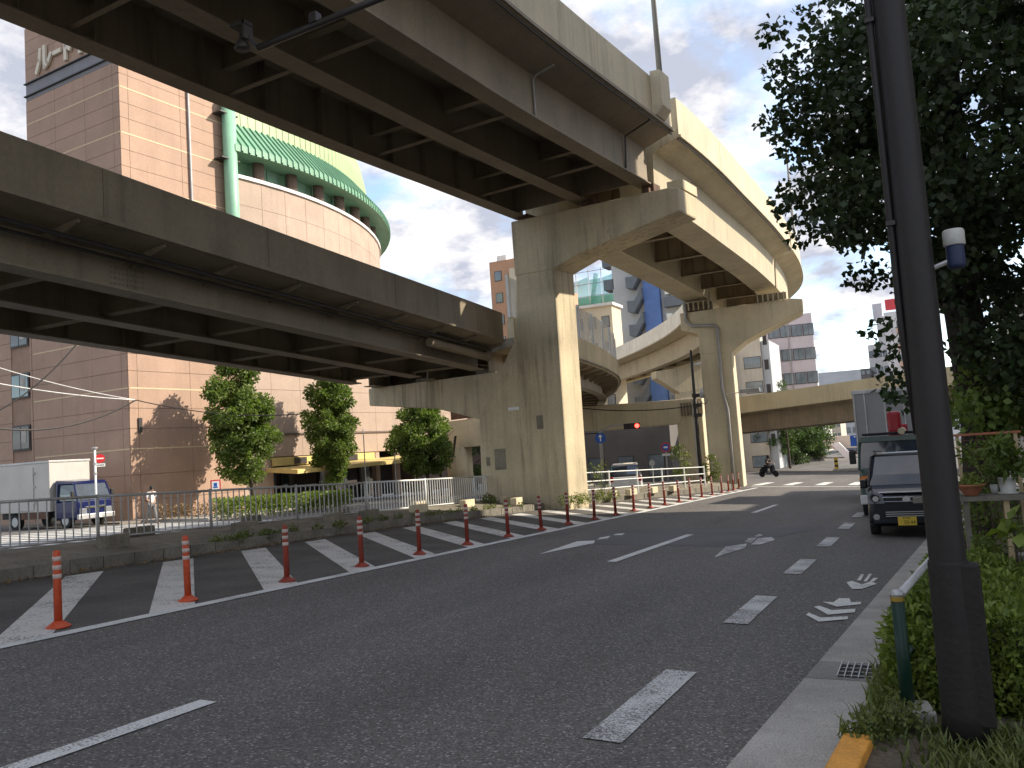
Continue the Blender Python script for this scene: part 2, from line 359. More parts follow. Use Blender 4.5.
def smooth_curve(pts, step=1.):
    """Catmull-Rom through pts, resampled about every step metres"""
    P = [np.array(p, float) for p in pts]; P = [2 * P[0] - P[1]] + P + [2 * P[-1] - P[-2]]; out = []
    for i in range(1, len(P) - 2):
        n = max(2, int(np.linalg.norm(P[i + 1] - P[i]) / step))
        for k in range(n):
            t = k / n
            out.append(.5 * ((2 * P[i]) + (-P[i - 1] + P[i + 1]) * t + (2 * P[i - 1] - 5 * P[i] + 4 * P[i + 1] - P[i + 2]) * t * t + (-P[i - 1] + 3 * P[i] - 3 * P[i + 1] + P[i + 2]) * t ** 3))
    out.append(P[-2]); return out
def frames_of(C, cant=None):
    fr = []
    for i, p in enumerate(C):
        d = C[min(i + 1, len(C) - 1)] - C[max(i - 1, 0)]; d = d[:2] / np.linalg.norm(d[:2])
        fr.append((p, np.array([d[1], -d[0]]), cant(p) if cant else 0.))
    return fr
def fpt(fr, a, z):  # point in a frame
    o, r, k = fr
    return Vector((o[0] + r[0] * a, o[1] + r[1] * a, o[2] + z + k * a))

# ================================================================== SETTING: ground, road, kerbs
xs = [-1500, -300, -60, -18.5, -14.5, 4, 60, 300, 1500]; ys = [-400, -60, 0, 50, 100, 300, 2500]
b = MB(); b.add([(x, y, gz(x, y)) for y in ys for x in xs], [(j * len(xs) + i, j * len(xs) + i + 1, (j + 1) * len(xs) + i + 1, (j + 1) * len(xs) + i) for j in range(len(ys) - 1) for i in range(len(xs) - 1)])
struct(b.build('road', 'asphalt'))
def sheet(name, pts, m, dz, parent=None):
    k = MB(); k.add([on(p[0], p[1], dz) for p in pts], [tuple(range(len(pts)))])
    return k.build(name, m, parent)
def strip(name, L_, R_, ylist, m, dz, parent=None, n=None):
    """a sheet between two edge functions x(y)"""
    k = MB(); V = []
    for y in ylist: V += [on(L_(y), y, dz), on(R_(y), y, dz)]
    k.add(V, [(2 * i, 2 * i + 1, 2 * i + 3, 2 * i + 2) for i in range(len(ylist) - 1)])
    return k.build(name, m, parent)
gut_l = lambda y: -1.43 + .066 * y if y < 26 else .286 + .1 * (y - 26)
kerb_x = lambda y: float(np.interp(y, [-10, 18, 26.5, 38, 43, 46], [-12.35, -12.2, -11.3, -9.3, -8.75, -8.75]))
struct(strip('hatched_paving', lambda y: kerb_x(y) + .01, lambda y: -7.98, [-10, 0, 10, 18, 22, 26.5, 32, 38, 43], 'old_asphalt', .004))
# markings
marks = bpy.data.objects.new('road_markings', None); COL.objects.link(marks); WL[marks.name] = Vector((0, 0, 0)); struct(marks)
def line(x0, x1, y0, y1, m='road_paint', nm='line'): return sheet(nm, [(x0, y0), (x1, y0), (x1, y1), (x0, y1)], m, .009, marks)
line(-7.98, -7.80, -8, 43, nm='edge_line')
for k in range(-5, 20):
    y0 = 5.0 + 1.82 * k; xk = kerb_x(y0 + 3.4) + .35
    if xk > -8.4: continue
    dyk = 3.55 * (-7.97 - xk) / 3.8
    sheet('hatch_stripe', [(-7.985, y0), (-7.985, y0 + .66), (xk, y0 + .66 + dyk), (xk, y0 + dyk)], 'hatch_paint', .0085, marks)
for pa, pb in (((14, 768), (216, 703)), ((607, 562), (695, 535)), ((757, 513), (785, 505))):
    ya, yb = G(*pa)[1], G(*pb)[1]; line(-4.76, -4.61, ya - (1.5 if ya < 4 else 0), yb, nm='centre_dash')
for k in range(-1, 11):
    y0 = 4.75 + 3.75 * k; line(-2.0, -1.76, y0, y0 + 1.75, 'worn_paint', 'lane_dash')
def pxpoly(nm, pts, m='road_paint'):
    g = [G(*p) for p in pts]; return sheet(nm, [(q[0], q[1]) for q in g], m, .009, marks)
pxpoly('arrow_head', [(539, 554.6), (577, 541.8), (595, 540.8), (594, 543.6)])
pxpoly('arrow_shaft', [(597, 540), (600, 538), (610.5, 536.2), (608, 538.6)]); pxpoly('arrow_shaft', [(613, 535.5), (616, 534.3), (625, 533.6), (622, 535.4)])
pxpoly('arrow_head', [(714, 558), (726, 547), (747, 544), (745, 548.5)], 'worn_paint'); pxpoly('arrow_head', [(751, 545), (758, 538.6), (772, 537.6), (775, 540.5), (760, 545)], 'worn_paint')
pxpoly('arrow_shaft', [(744, 542.5), (749, 538.3), (757, 537.7), (751, 543.6)], 'worn_paint'); pxpoly('arrow_shaft', [(754, 536.6), (759, 534.3), (763, 535.5), (758, 537.2)], 'worn_paint')
for pts in ([(806, 615.5), (819, 622.5), (848, 620), (848, 617), (821, 618.5), (809, 613.5)], [(814, 607.5), (828, 615.5), (855, 613), (855.5, 609.5), (832, 611), (819.5, 606.5)]):
    pxpoly('cycle_chevron', pts)
pxpoly('cycle_arrow', [(822.5, 602.5), (837, 607.5), (861, 605), (861, 602.5), (851, 603), (849.5, 599), (839, 599), (833.5, 603)])
for pts in ([(846.5, 583), (852, 589.5), (862, 589.5), (877, 584.5), (871, 582), (862, 585), (852, 581.5)], [(857, 581), (861, 575), (864, 575), (861, 581)], [(863.5, 582), (869, 574.5), (872, 574.5), (867, 582)], [(870, 582), (873.5, 578.5), (878, 578.5), (874, 582)]):
    pxpoly('bicycle_mark', pts)
struct(sheet('road_patch', [(-6.4, 15.2), (-3.4, 15.6), (-2.3, 20.2), (-6.6, 18.6)], 'patch_asphalt', .004))
for x0, x1, y0, y1 in ((-7.2, -6.7, 46.5, 51), (-5.6, -5.1, 46.5, 51), (-4, -3.5, 46.5, 51), (-2.4, -1.9, 46.5, 51), (-.8, -.3, 46.5, 51), (-8.8, -8.3, 46.5, 51)):
    line(x0, x1, y0, y1, nm='crosswalk_bar')
line(-8.4, 1.6, 44.2, 44.6, nm='stop_line')
for k in range(13): sheet('crosswalk_bar', [(-36, 17 + k), (-24.5, 17 + k), (-24.5, 17.5 + k), (-36, 17.5 + k)], 'road_paint', .008, marks)

mat('gutter_dark', (.24, .23, .215), .88, .2, 2.2, 90, .3, .3)
# right gutter slabs, drain and verge
gut = bpy.data.objects.new('gutter', None); COL.objects.link(gut); WL[gut.name] = Vector((0, 0, 0)); struct(gut)
cuts = [-8, -5, -2, 1, 4, 6.62, 7.18, 9.8, 12.4, 15, 18, 21, 24, 27]
for a, c in zip(cuts[:-1], cuts[1:]):
    k = MB(); A = []
    for y in (a + .008, c - .008):
        A += [on(gut_l(y), y, -.1), on(gut_l(y), y, .012), on(gut_l(y) + .62, y, .03), on(gut_l(y) + .62, y, -.1)]
    k.add(A, [(0, 1, 2, 3), (4, 7, 6, 5), (1, 5, 6, 2), (0, 4, 5, 1), (3, 2, 6, 7)])
    k.build('gutter_slab', 'gutter_dark' if (a == 6.62) else 'gutter', gut)
dr = thing('drain_grate', 'steel grid drain grate set in the grey gutter', 'drain', on(-.72, 6.9, .02))
k = MB(); cy_ = 6.9; xg = gut_l(cy_)
k.add([on(xg + .2, 6.7, .026), on(xg + .58, 6.7, .036), on(xg + .58, 7.1, .036), on(xg + .2, 7.1, .026)], [(0, 1, 2, 3)]); k.build('pit', 'rubber', dr)
for i in range(9):
    k = MB(); x = xg + .2 + i * .0475; k.box(on(x, 6.9, .036), (.007, .42, .012)); k.build('bar', 'galv', dr)
for i in range(4):
    k = MB(); y = 6.72 + i * .12; k.box(on(xg + .39, y, .034), (.4, .006, .008)); k.build('cross_bar', 'galv', dr)
verge_l = lambda y: gut_l(y) + .60
struct(strip('verge_soil', lambda y: verge_l(y) if y > 4.4 else verge_l(y) + .4, lambda y: 2.4, [-9, 0, 4.39, 4.41, 8, 12, 16, 20, 27], 'soil', .06))
struct(strip('pavement', lambda y: 2.4, lambda y: 8.0, [-60, 0, 27, 45], 'paving', .07))
struct(strip('far_pavement', lambda y: verge_l(y), lambda y: 2.4, [27, 36, 45], 'paving', .1))
yk = thing('yellow_kerb', 'orange yellow painted kerb block at the planting bed corner', 'kerb', on(-.46, 4.7, 0))
k = MB(); A = [on(gut_l(y) + x, y, z) for y in (3.6, 5.08) for x, z in ((.50, -.05), (.51, .115), (.66, .12), (.66, -.05))]
k.add(A, [(0, 1, 2, 3), (4, 7, 6, 5), (0, 4, 5, 1), (1, 5, 6, 2), (2, 6, 7, 3)])
mat('kerb_yellow', (.66, .30, .05), .7, .15, 6, 50, .15, .2, dirt=((.25, .17, .08), 12, .66))
k.build('block', 'kerb_yellow', yk, bevel=.012)
pb_ = thing('post_footing', 'small grey concrete footing around the green guard post', 'concrete block', on(-.26, 5.55, .05))
k = MB(); k.box(on(-.26, 5.62, .09), (.24, .24, .12), .2); k.build('block', 'gutter', pb_, bevel=.01)

# traffic island, its kerb stones
isl_r = lambda y: kerb_x(y) - .16
k = MB(); V = []; yl = [-10, 0, 10, 18, 22, 26.5, 32, 38, 43]
for y in yl:
    xr = isl_r(y); xl = min(-15.0, xr - .6) if y < 32 else xr - float(np.interp(y, [32, 43], [4.5, 1.2]))
    V += [on(xl, y, .0) - np.array([0, 0, .5]), on(xl, y, .27), on((xl + xr) / 2, y, .27), on(xr, y, .15), on(xr, y, -.2)]
k.add(V, [(5 * i + j, 5 * i + j + 1, 5 * i + j + 6, 5 * i + j + 5) for i in range(len(yl) - 1) for j in range(4)] + [(0, 1, 2, 3, 4), tuple(range(5 * len(yl) - 5, 5 * len(yl)))[::-1]])
struct(k.build('traffic_island', 'concrete_dark'))
kb = bpy.data.objects.new('kerb', None); COL.objects.link(kb); WL[kb.name] = Vector((0, 0, 0)); struct(kb)
y = -9.
while y < 43:
    L_ = .6 if y < 30 else 1.2
    xa, xb = kerb_x(y), kerb_x(y + L_); h = .19 + random.uniform(-.012, .012)
    yaw = math.atan2(-(xb - xa), L_)
    piece(kb, 'kerb_stone', on((xa + xb) / 2 - .08 + random.uniform(-.008, .008), y + L_ / 2, h / 2 - .03), (.17, L_ - .018, h + .06), 'kerb_stone', Matrix.Rotation(yaw, 3, 'Z') @ Matrix.Rotation(-SLOPE, 3, 'X'))
    y += L_
# left side: side street pavement at the hotel foot
a4 = R(4.25); HT = np.array([math.sin(a4), math.cos(a4)]); HL = np.array([-math.cos(a4), math.sin(a4)]); HC = np.array([-38.37, 31.94])
def hp(s, o=0.): return HC + HT * s - HL * o      # along the street face, o metres out into the street
def poly_sheet(nm, pts, m, dz): return struct(sheet(nm, pts, m, dz))
k = MB(); P4 = [hp(-.2, -1), hp(-.6, 6.6), hp(62, 6.6), hp(62, -1)]
k.prism([on(p[0], p[1], -.2) for p in P4], (0, 0, .33)); struct(k.build('hotel_pavement', 'paving'))
k = MB(); P4 = [hp(-1.6, -30), hp(-1.6, 1.2), hp(0, 1.2), hp(0, -30)]
k.prism([on(p[0], p[1], -.2) for p in P4], (0, 0, .30)); struct(k.build('alley_pavement', 'paving_dark'))

# ================================================================== VIADUCTS
RE = [(-10.05, -25), (-8.55, -4), (-7.35, 13), (-6.94, 18.4), (-6.0, 27.2), (-5.7, 34), (-5.52, 42), (-5.75, 50.5), (-6.7, 57.5), (-9.0, 64), (-12.6, 71), (-18.5, 80), (-26.5, 90), (-38, 102), (-54, 114)]
UP = smooth_curve(RE, .5)
UP = [np.array([p[0], p[1], float(np.interp(p[1], [-25, 50, 60, 71, 100], [12.3, 12.3, 12.2, 11.9, 11.5]))]) for p in UP]
ucant = lambda p: float(np.interp(p[1], [20, 30, 45, 60], [0, .02, .05, .09]))
UF = frames_of(UP, ucant)
def seg(F, y0, y1): return [f for f in F if y0 <= f[0][1] <= y1]
def deck(th, F, mats_, boxes, girders, depth, parapet_h, cb_every, stringers=True, soffit=.3, pan=9):
    """one span: slab, parapet panels, girders, cross beams"""
    W = 7.0
    k = MB(); t0 = -parapet_h
    k.sweep([(-.03, t0 + .25), (-.03, t0 - .02), (-.93, t0 - soffit), (-W + .93, t0 - soffit), (-W + .03, t0 - .02), (-W + .03, t0 + .25)], F); k.build('deck_slab', mats_[0], th)
    for side in (0, 1):
        i = 0
        while i < len(F) - 1:
            sgm = F[i:i + pan + 1]
            if len(sgm) < 2: break
            a0, a1 = ((-.24, 0) if side == 0 else (-W, -W + .24))
            # leave a fine joint between panels
            s2 = list(sgm)
            if len(s2) > 1:
                o0, r0, c0 = s2[0]; o1 = s2[1][0]; s2[0] = (o0 + (o1 - o0) * .03, r0, c0)
            k = MB(); k.sweep([(a0, t0 - .03), (a0, 0), (a0 + .03, .02), (a1 - .03, .02), (a1, 0), (a1, t0 - .03)], s2); k.build('parapet_panel', mats_[1] if side == 0 else mats_[2], th)
            i += pan
        if True:
            k = MB(); a = .035 if side == 0 else -W - .035
            k.sweep([(a - .035, t0 - .02), (a - .035, t0 + .06), (a + .035, t0 + .06), (a + .035, t0 - .02)], F); k.build('edge_rail', mats_[0], th)
    for a in girders:
        k = MB(); zt, zb = t0 - soffit + .01, -depth
        k.sweep([(a - .02, zt), (a + .02, zt), (a + .02, zb + .03), (a - .02, zb + .03)], F); g_ = k.build('girder', mats_[3], th)
        k = MB(); k.sweep([(a - .24, zb + .032), (a + .24, zb + .032), (a + .24, zb), (a - .24, zb)], F); k.build('flange', mats_[3], g_)
        k = MB(); nst = 0
        for i in range(2, len(F) - 1, 3):
            fr = F[i]
            for s_ in ((1,) if a < -4 else (-1,)):
                Q = Matrix(((fr[1][0], -fr[1][1], 0), (fr[1][1], fr[1][0], 0), (0, 0, 1)))
                k.box(fpt(fr, a + s_ * .10, (zt + zb) / 2), (.16, .02, zt - zb - .04), m=Q)
        k.build('stiffeners', mats_[3], g_)['kind'] = 'stuff'
    for (a0, a1) in boxes:
        k = MB(); zt, zb = t0 - soffit + .01, -depth
        k.sweep([(a0 - .06, zt), (a1 + .06, zt), (a1, zb), (a0, zb)], F); k.build('box_girder', mats_[4], th)
    xs_ = sorted(list(girders) + [c for bx in boxes for c in bx])
    n = max(1, int(cb_every / .5)); zt, zb = t0 - soffit + .01, -depth
    for i in range(n // 2, len(F) - 1, n):
        fr = F[i]; Q = Matrix(((fr[1][0], -fr[1][1], 0), (fr[1][1], fr[1][0], 0), (0, 0, 1)))
        if girders:
            gs = sorted(girders)
            for g0, g1 in zip(gs[:-1], gs[1:]):
                k = MB(); w = g1 - g0 - .06; c = (g0 + g1) / 2
                k.box(fpt(fr, c, zt - .28), (w, .02, .56), m=Q); k.box(fpt(fr, c, zt - .575), (w, .2, .025), m=Q)
                k.build('cross_beam', mats_[3], th)
                k = MB(); k.tube([fpt(fr, g0 + .05, zb + .14), fpt(fr, g1 - .05, zb + .14)], .055, 4); k.build('brace', mats_[3], th)
        else:
            bs = sorted(boxes); g0, g1 = bs[0][1], bs[1][0]; k = MB(); w = g1 - g0 + .08; c = (g0 + g1) / 2
            k.box(fpt(fr, c, (zt + zb) / 2 + .12), (w, .03, zt - zb - .26), m=Q); k.box(fpt(fr, c, zb + .24), (w, .26, .03), m=Q)
            for q in range(1, 4): k.box(fpt(fr, g0 + w * q / 4, (zt + zb) / 2 + .12) - Vector((0, .06, 0)), (.02, .1, zt - zb - .3), m=Q)
            k.build('cross_beam', mats_[3], th)
    if stringers and girders:
        gs = sorted(girders)
        for g0, g1 in zip(gs[:-1], gs[1:]):
            for q in (.36, .64):
                a = g0 + (g1 - g0) * q
                k = MB(); k.sweep([(a - .02, zt), (a + .02, zt), (a + .02, zt - .24), (a + .09, zt - .24), (a + .09, zt - .26), (a - .09, zt - .26), (a - .09, zt - .24), (a - .02, zt - .24)], F); k.build('stringer', mats_[3], th)
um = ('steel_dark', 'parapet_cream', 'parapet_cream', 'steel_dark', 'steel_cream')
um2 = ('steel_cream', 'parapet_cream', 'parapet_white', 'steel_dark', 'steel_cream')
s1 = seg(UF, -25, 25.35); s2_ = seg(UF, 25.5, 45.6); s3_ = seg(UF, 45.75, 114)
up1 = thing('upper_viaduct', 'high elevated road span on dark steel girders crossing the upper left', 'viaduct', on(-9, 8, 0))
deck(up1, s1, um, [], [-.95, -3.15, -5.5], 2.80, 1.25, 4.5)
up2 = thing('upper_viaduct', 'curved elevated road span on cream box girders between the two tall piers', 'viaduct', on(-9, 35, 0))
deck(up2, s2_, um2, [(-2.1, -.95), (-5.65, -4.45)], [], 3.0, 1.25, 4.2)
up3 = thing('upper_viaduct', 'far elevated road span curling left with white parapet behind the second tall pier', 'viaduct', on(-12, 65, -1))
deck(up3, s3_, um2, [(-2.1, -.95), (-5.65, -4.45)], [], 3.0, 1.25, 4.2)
fe_ = s1[-2]; Qe = Matrix(((fe_[1][0], -fe_[1][1], 0), (fe_[1][1], fe_[1][0], 0), (0, 0, 1)))
k = MB(); k.box(fpt(fe_, -3.22, -2.15), (4.5, .04, 1.15), m=Qe); k.build('end_diaphragm', 'steel_dark', up1)
# lamp plinth box, outside drain pipe and deck joint cover
fr = min(UF, key=lambda f: abs(f[0][1] - 24.2)); Q = Matrix(((fr[1][0], -fr[1][1], 0), (fr[1][1], fr[1][0], 0), (0, 0, 1)))
k = MB(); k.prism([fpt(fr, .01, .12) + Q @ Vector((0, y, 0)) for y in (-.42, .42)] + [fpt(fr, .30, .12) + Q @ Vector((0, y, 0)) for y in (.34, -.34)], (0, 0, -1.05))
k.prism([fpt(fr, .01, -.93) + Q @ Vector((0, y, 0)) for y in (-.42, .42)] + [fpt(fr, .30, -.93) + Q @ Vector((0, y, 0)) for y in (.34, -.34)], (-.2, 0, -.25)); k.build('lamp_plinth', 'parapet_cream', up1)
k = MB(); k.tube([fpt(f, -.03, -1.33) for f in s1[60:]], .03, 6); k.build('conduit', 'dark_pipe', up1)
k = MB(); k.tube([fpt(f, -.03, -1.33) for f in s2_], .03, 6); k.build('conduit', 'dark_pipe', up2)
k = MB(); f_ = s1[-4]; k.tube([fpt(f_, -.02, -1.36), fpt(f_, -.85, -1.64), fpt(f_, -.9, -2.6)], .03, 6); k.build('drain_pipe', 'dark_pipe', up1)
fj = s1[-14]; k = MB(); k.tube([fpt(fj, -.3, -1.5), fpt(fj, -.8, -1.6), fpt(fj, -.9, -1.7), fpt(fj, -.9, -2.7)], .025, 6); k.build('drain_pipe', 'grey_pipe', up1)
lp = thing('viaduct_lamp_post', 'slim grey lamp post rising from the near viaduct parapet into the sky', 'lamp post', fpt(fr, .16, .12))
k = MB(); p0 = fpt(fr, .16, .12); k.tube([p0, p0 + Vector((0, 0, 4)), p0 + Vector((0, 0, 8.5))], [.085, .07, .05], 10); k.build('pole', 'grey_pipe', lp, smooth=True)
k = MB(); k.tube([p0 + Vector((0, 0, 8.4)), p0 + Vector((-.6, 0, 9)), p0 + Vector((-2, .1, 9.2))], .04, 8); k.build('arm', 'grey_pipe', lp)
k = MB(); k.box(p0 + Vector((-2.3, .1, 9.2)), (.7, .25, .12)); k.build('lamp_head', 'galv', lp)
fr2 = min(UF, key=lambda f: abs(f[0][1] - 50)); p0 = fpt(fr2, -.12, .02)
lp = thing('viaduct_lamp_post', 'thin lamp post far along the viaduct parapet against the sky by the big tree', 'lamp post', p0)
k = MB(); k.tube([p0, p0 + Vector((0, 0, 6.2))], [.08, .05], 8); k.build('pole', 'grey_pipe', lp)
k = MB(); k.box(p0 + Vector((-.5, 0, 6.2)), (1.1, .2, .1)); k.build('lamp_head', 'galv', lp)

# lower ramp
LE = [(-12.4, -22), (-12.4, 0), (-12.4, 14), (-12.4, 26), (-12.85, 34), (-14.3, 42), (-17, 50), (-21, 59), (-28, 69.5), (-39, 80)]
LP_ = [np.array([p[0], p[1], float(np.interp(p[1], [-22, 8, 26, 40, 80], [8.55, 7.1, 6.2, 6.1, 6.1]))]) for p in smooth_curve(LE, .5)]
LF = frames_of(LP_)
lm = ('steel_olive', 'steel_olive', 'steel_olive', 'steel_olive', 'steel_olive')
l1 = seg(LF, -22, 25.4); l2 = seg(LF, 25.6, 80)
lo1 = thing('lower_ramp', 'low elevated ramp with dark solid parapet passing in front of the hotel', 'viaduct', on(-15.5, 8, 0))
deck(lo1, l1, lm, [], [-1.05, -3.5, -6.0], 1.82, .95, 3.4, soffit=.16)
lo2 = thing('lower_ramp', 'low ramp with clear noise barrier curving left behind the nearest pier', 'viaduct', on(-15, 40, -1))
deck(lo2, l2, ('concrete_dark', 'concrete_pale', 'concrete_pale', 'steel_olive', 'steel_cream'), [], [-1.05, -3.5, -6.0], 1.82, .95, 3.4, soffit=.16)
for i in range(2, len(l1), 4):       # soffit brackets
    f_ = l1[i]; k = MB(); k.prism([fpt(f_, -.08, -.99), fpt(f_, -1.0, -1.1), fpt(f_, -1.0, -1.32), fpt(f_, -.08, -1.05)], (0, .05, 0)); k.build('bracket', 'steel_dark', lo1)
for i in range(2, len(l2), 3):
    f_ = l2[i]; k = MB(); k.prism([fpt(f_, -.08, -.99), fpt(f_, -1.0, -1.1), fpt(f_, -1.0, -1.38), fpt(f_, -.08, -1.08)], (0, .06, 0)); k.build('bracket', 'steel_dark', lo2)
k = MB(); k.tube([fpt(f, -.5, -1.2) for f in l1], .045, 6); k.build('cable_pipe', 'dark_pipe', lo1)
k = MB(); k.tube([fpt(f, -.78, -1.27) for f in l1], .03, 6); k.build('cable_pipe', 'dark_pipe', lo1)
k = MB(); k.tube([fpt(f, -.03, -.93) for f in l1], .035, 6); k.build('cable_pipe', 'steel_dark', lo1)
k = MB(); k.tube([fpt(l1[i], -.62, -1.42) for i in range(len(l1) - 9, len(l1))], .13, 10); k.build('drain_pipe', 'steel_dark', lo1)
k = MB()                                          # rivet plate
for i in range(5):
    for j in range(9):
        f_ = l1[(len(l1) * 70) // 100 + 0]; q = fpt(f_, -1.025, -1.25 - i * .1) + Vector((0, j * .09 - .4, 0)); k.box(q, (.02, .035, .035))
k.build('rivet_plate', 'steel_dark', lo1)['kind'] = 'stuff'
# noise barrier posts and clear panes
mat('barrier_pane', (.62, .64, .66), .25, .05, alpha=.45)
for i in range(0, len(l2) - 5, 5):
    fa, fb = l2[i], l2[min(i + 5, len(l2) - 1)]
    if fa[0][1] > 62: break
    k = MB(); k.box(fpt(fa, -.12, .75), (.1, .1, 1.5)); k.build('barrier_post', 'white_metal', lo2)
    k = MB(); k.prism([fpt(fa, -.13, .05), fpt(fb, -.13, .05), fpt(fb, -.13, 1.42), fpt(fa, -.13, 1.42)], (.02, 0, 0)); k.build('barrier_pane', 'barrier_pane', lo2)

# ================================================================== PIERS
def plan(u, c, s, o=0.):  # point along u (unit 2d) from c, o metres behind
    n = np.array([-u[1], u[0]]); return c[:2] + u * s + n * o
a7 = R(7); uA = np.array([math.cos(a7), -math.sin(a7)]); cA = np.array([-10.5, 25.23])
def wallpoly(k, pts, u, c, depth, o=0.):
    """outline in the vertical plane through c along u, given as (s, z), extruded backwards"""
    nb = np.array([-u[1], u[0]])
    k.prism([(*(c + u * s + nb * o), z) for s, z in pts], (nb[0] * depth, nb[1] * depth, 0))
pA = thing('bridge_pier', 'tall tan concrete pier with one sunlit edge holding the upper road and left bracket', 'bridge pier', on(-12, 25.8, 0))
k = MB(); wallpoly(k, [(0, -.6), (.06, 7.5), (-1.42, 7.5), (-1.62, 5.35), (-3.3, 2.95), (-3.42, -.6)], uA, cA, 1.35); k.build('column', 'concrete', pA, bevel=.06)
k = MB(); wallpoly(k, [(-1.46, 7.45), (.0, 7.42), (1.0, 7.75), (4.5, 8.42), (4.5, 9.15), (4.2, 9.2), (-1.46, 9.32)], uA, cA, 1.4, -.02); k.build('crossbeam', 'concrete', pA, bevel=.05)
k = MB(); wallpoly(k, [(-1.5, 3.0), (-1.5, 4.38), (-8.6, 4.38), (-8.6, 3.72), (-5.4, 3.35), (-3.3, 2.75)], uA, cA, 1.3, .35); k.build('bracket_beam', 'concrete', pA, bevel=.04)
k = MB()
for s_, z0 in ((-6.1, 4.38), (-3.4, 4.38), (-8.3, 4.38)): k.box((*plan(uA, cA, s_, .8), 4.45), (.5, .6, .16), -a7)
k.build('bearing_seat', 'concrete_dark', pA)
for s_ in (-1.1, 1.35, 3.45):
    k = MB(); p = plan(uA, cA, s_, .45); k.box((p[0], p[1], 9.36), (.4, .5, .34), -a7); k.box((p[0], p[1] - .3, 9.2), (.16, .3, .3), -a7); k.build('bearing', 'rust', pA)
k = MB(); p = plan(uA, cA, 4.25, 1.0); k.box((p[0], p[1], 9.35), (.5, 1.2, .3), -a7); k.build('end_block', 'concrete_pale', pA)
for (s0, s1_, z0, z1) in ((-2.75, -2.3, 1.05, 1.75), (-1.0, -.75, 2.3, 2.75), (-3.1, -2.95, 1.2, 1.5)):
    k = MB(); wallpoly(k, [(s0, z0), (s1_, z0), (s1_, z1), (s0, z1)], uA, cA, .02, -.006); k.build('mortar_patch', 'concrete_dark', pA)
k = MB(); p = plan(uA, cA, -1.85, -.012); k.box((p[0], p[1], 3.05), (.42, .012, .1), -a7); k.build('number_plate', 'white_metal', pA)
# rusty streaks on the upper column are in the concrete; pier B
cB = np.array([-8.9, 44.9]); uB = np.array([math.cos(R(-8)), -math.sin(R(-8))])
pB = thing('bridge_pier', 'farther tall concrete pier with drain pipe under the curved upper road', 'bridge pier', on(-9.6, 45.5, 0))
k = MB(); wallpoly(k, [(.04, -1.6), (.02, 6.1), (-1.62, 6.1), (-1.65, -1.6)], uB, cB, 2.7); k.build('column', 'concrete_pale', pB, bevel=.07)
k = MB(); wallpoly(k, [(-1.64, 6.05), (.02, 6.0), (.75, 6.55), (1.2, 6.75), (3.75, 7.8), (3.75, 8.4), (3.1, 8.5), (-2.5, 8.35), (-2.5, 7.45), (-1.64, 7.15)], uB, cB, 2.2, -.02); k.build('crossbeam', 'concrete_pale', pB, bevel=.05)
for s_ in (-1.6, 2.2):
    k = MB(); q = plan(uB, cB, s_, .1); k.box((q[0], q[1] + .5, 8.65), (1.4, .9, .46), R(8)); kb_ = k.build('bearing_block', 'concrete_dark', pB)
    for j in range(6):
        k = MB(); q = plan(uB, cB, s_ - .65 + j * .26, .0); k.box((q[0], q[1] - .08, 8.65), (.07, .16, .44), R(8)); k.build('rib', 'steel_cream', kb_)
k = MB(); q = plan(uB, cB, -.62, -.12); q0 = plan(uB, cB, -2.2, -.12); q1 = plan(uB, cB, -1.9, -.12)
k.tube([(*q0, 8.9), (*q0, 7.9), (*q1, 7.6), (*plan(uB, cB, -.72, -.12), 7.5), (*q, 7.35), (*q, 4), (*plan(uB, cB, -.45, -.12), 3), (*plan(uB, cB, -.45, -.12), -1.2)], .09, 8); k.build('drain_pipe', 'grey_pipe', pB, smooth=True)
# a matching pier outside the picture carries the near end
cN = np.array([-11.6, -14.5]); pN = thing('bridge_pier', 'tall concrete pier beside the camera, outside the left of the picture', 'bridge pier', on(-13, -14, 0))
k = MB(); wallpoly(k, [(0, -.2), (0, 7.5), (-3.4, 7.5), (-3.4, -.2)], uA, cN, 1.8); k.build('column', 'concrete', pN)
k = MB(); wallpoly(k, [(-3.4, 7.5), (0, 7.45), (3.2, 8.5), (3.2, 9.35), (-3.4, 9.35)], uA, cN, 1.8); k.build('crossbeam', 'concrete', pN)
k = MB(); wallpoly(k, [(-3.4, 4.6), (-3.4, 6.2), (-8, 6.2), (-8, 5.6)], uA, cN, 1.8); k.build('bracket_beam', 'concrete', pN)
# portal under the lower ramp
pP = thing('portal_pier', 'stained concrete portal beam on a square column left of the far tall pier', 'bridge pier', on(-12.2, 48.5, 0))
uX = np.array([1., 0.]); cP = np.array([-11.45, 48.])
k = MB(); wallpoly(k, [(0, -1.6), (0, 3.93), (-1.5, 3.93), (-1.5, -1.6)], uX, cP, 1.6); k.build('column', 'concrete_pale', pP, bevel=.05)
k = MB(); wallpoly(k, [(-1.4, 2.55), (-.002, 3.93), (-6.6, 4.02), (-6.6, 2.5)], uX, cP, 1.5, -.05); k.build('beam', 'concrete_pale', pP, bevel=.05)
k = MB(); wallpoly(k, [(-6.6, 2.5), (-6.6, 4.02), (-12, 4.02), (-12, 2.9)], uX, cP, 1.5, -.05); k.build('beam', 'concrete', pP)
k = MB(); wallpoly(k, [(-11.9, -1.6), (-10.3, -1.6), (-10.3, 2.8), (-11.9, 2.8)], uX, cP, 1.4); k.build('column', 'concrete', pP)
for j in range(8):
    k = MB(); k.box((cP[0] - 1.15 + j * .17, 47.9, 3.35), (.06, .16, .75)); k.build('rib', 'steel_olive', pP)
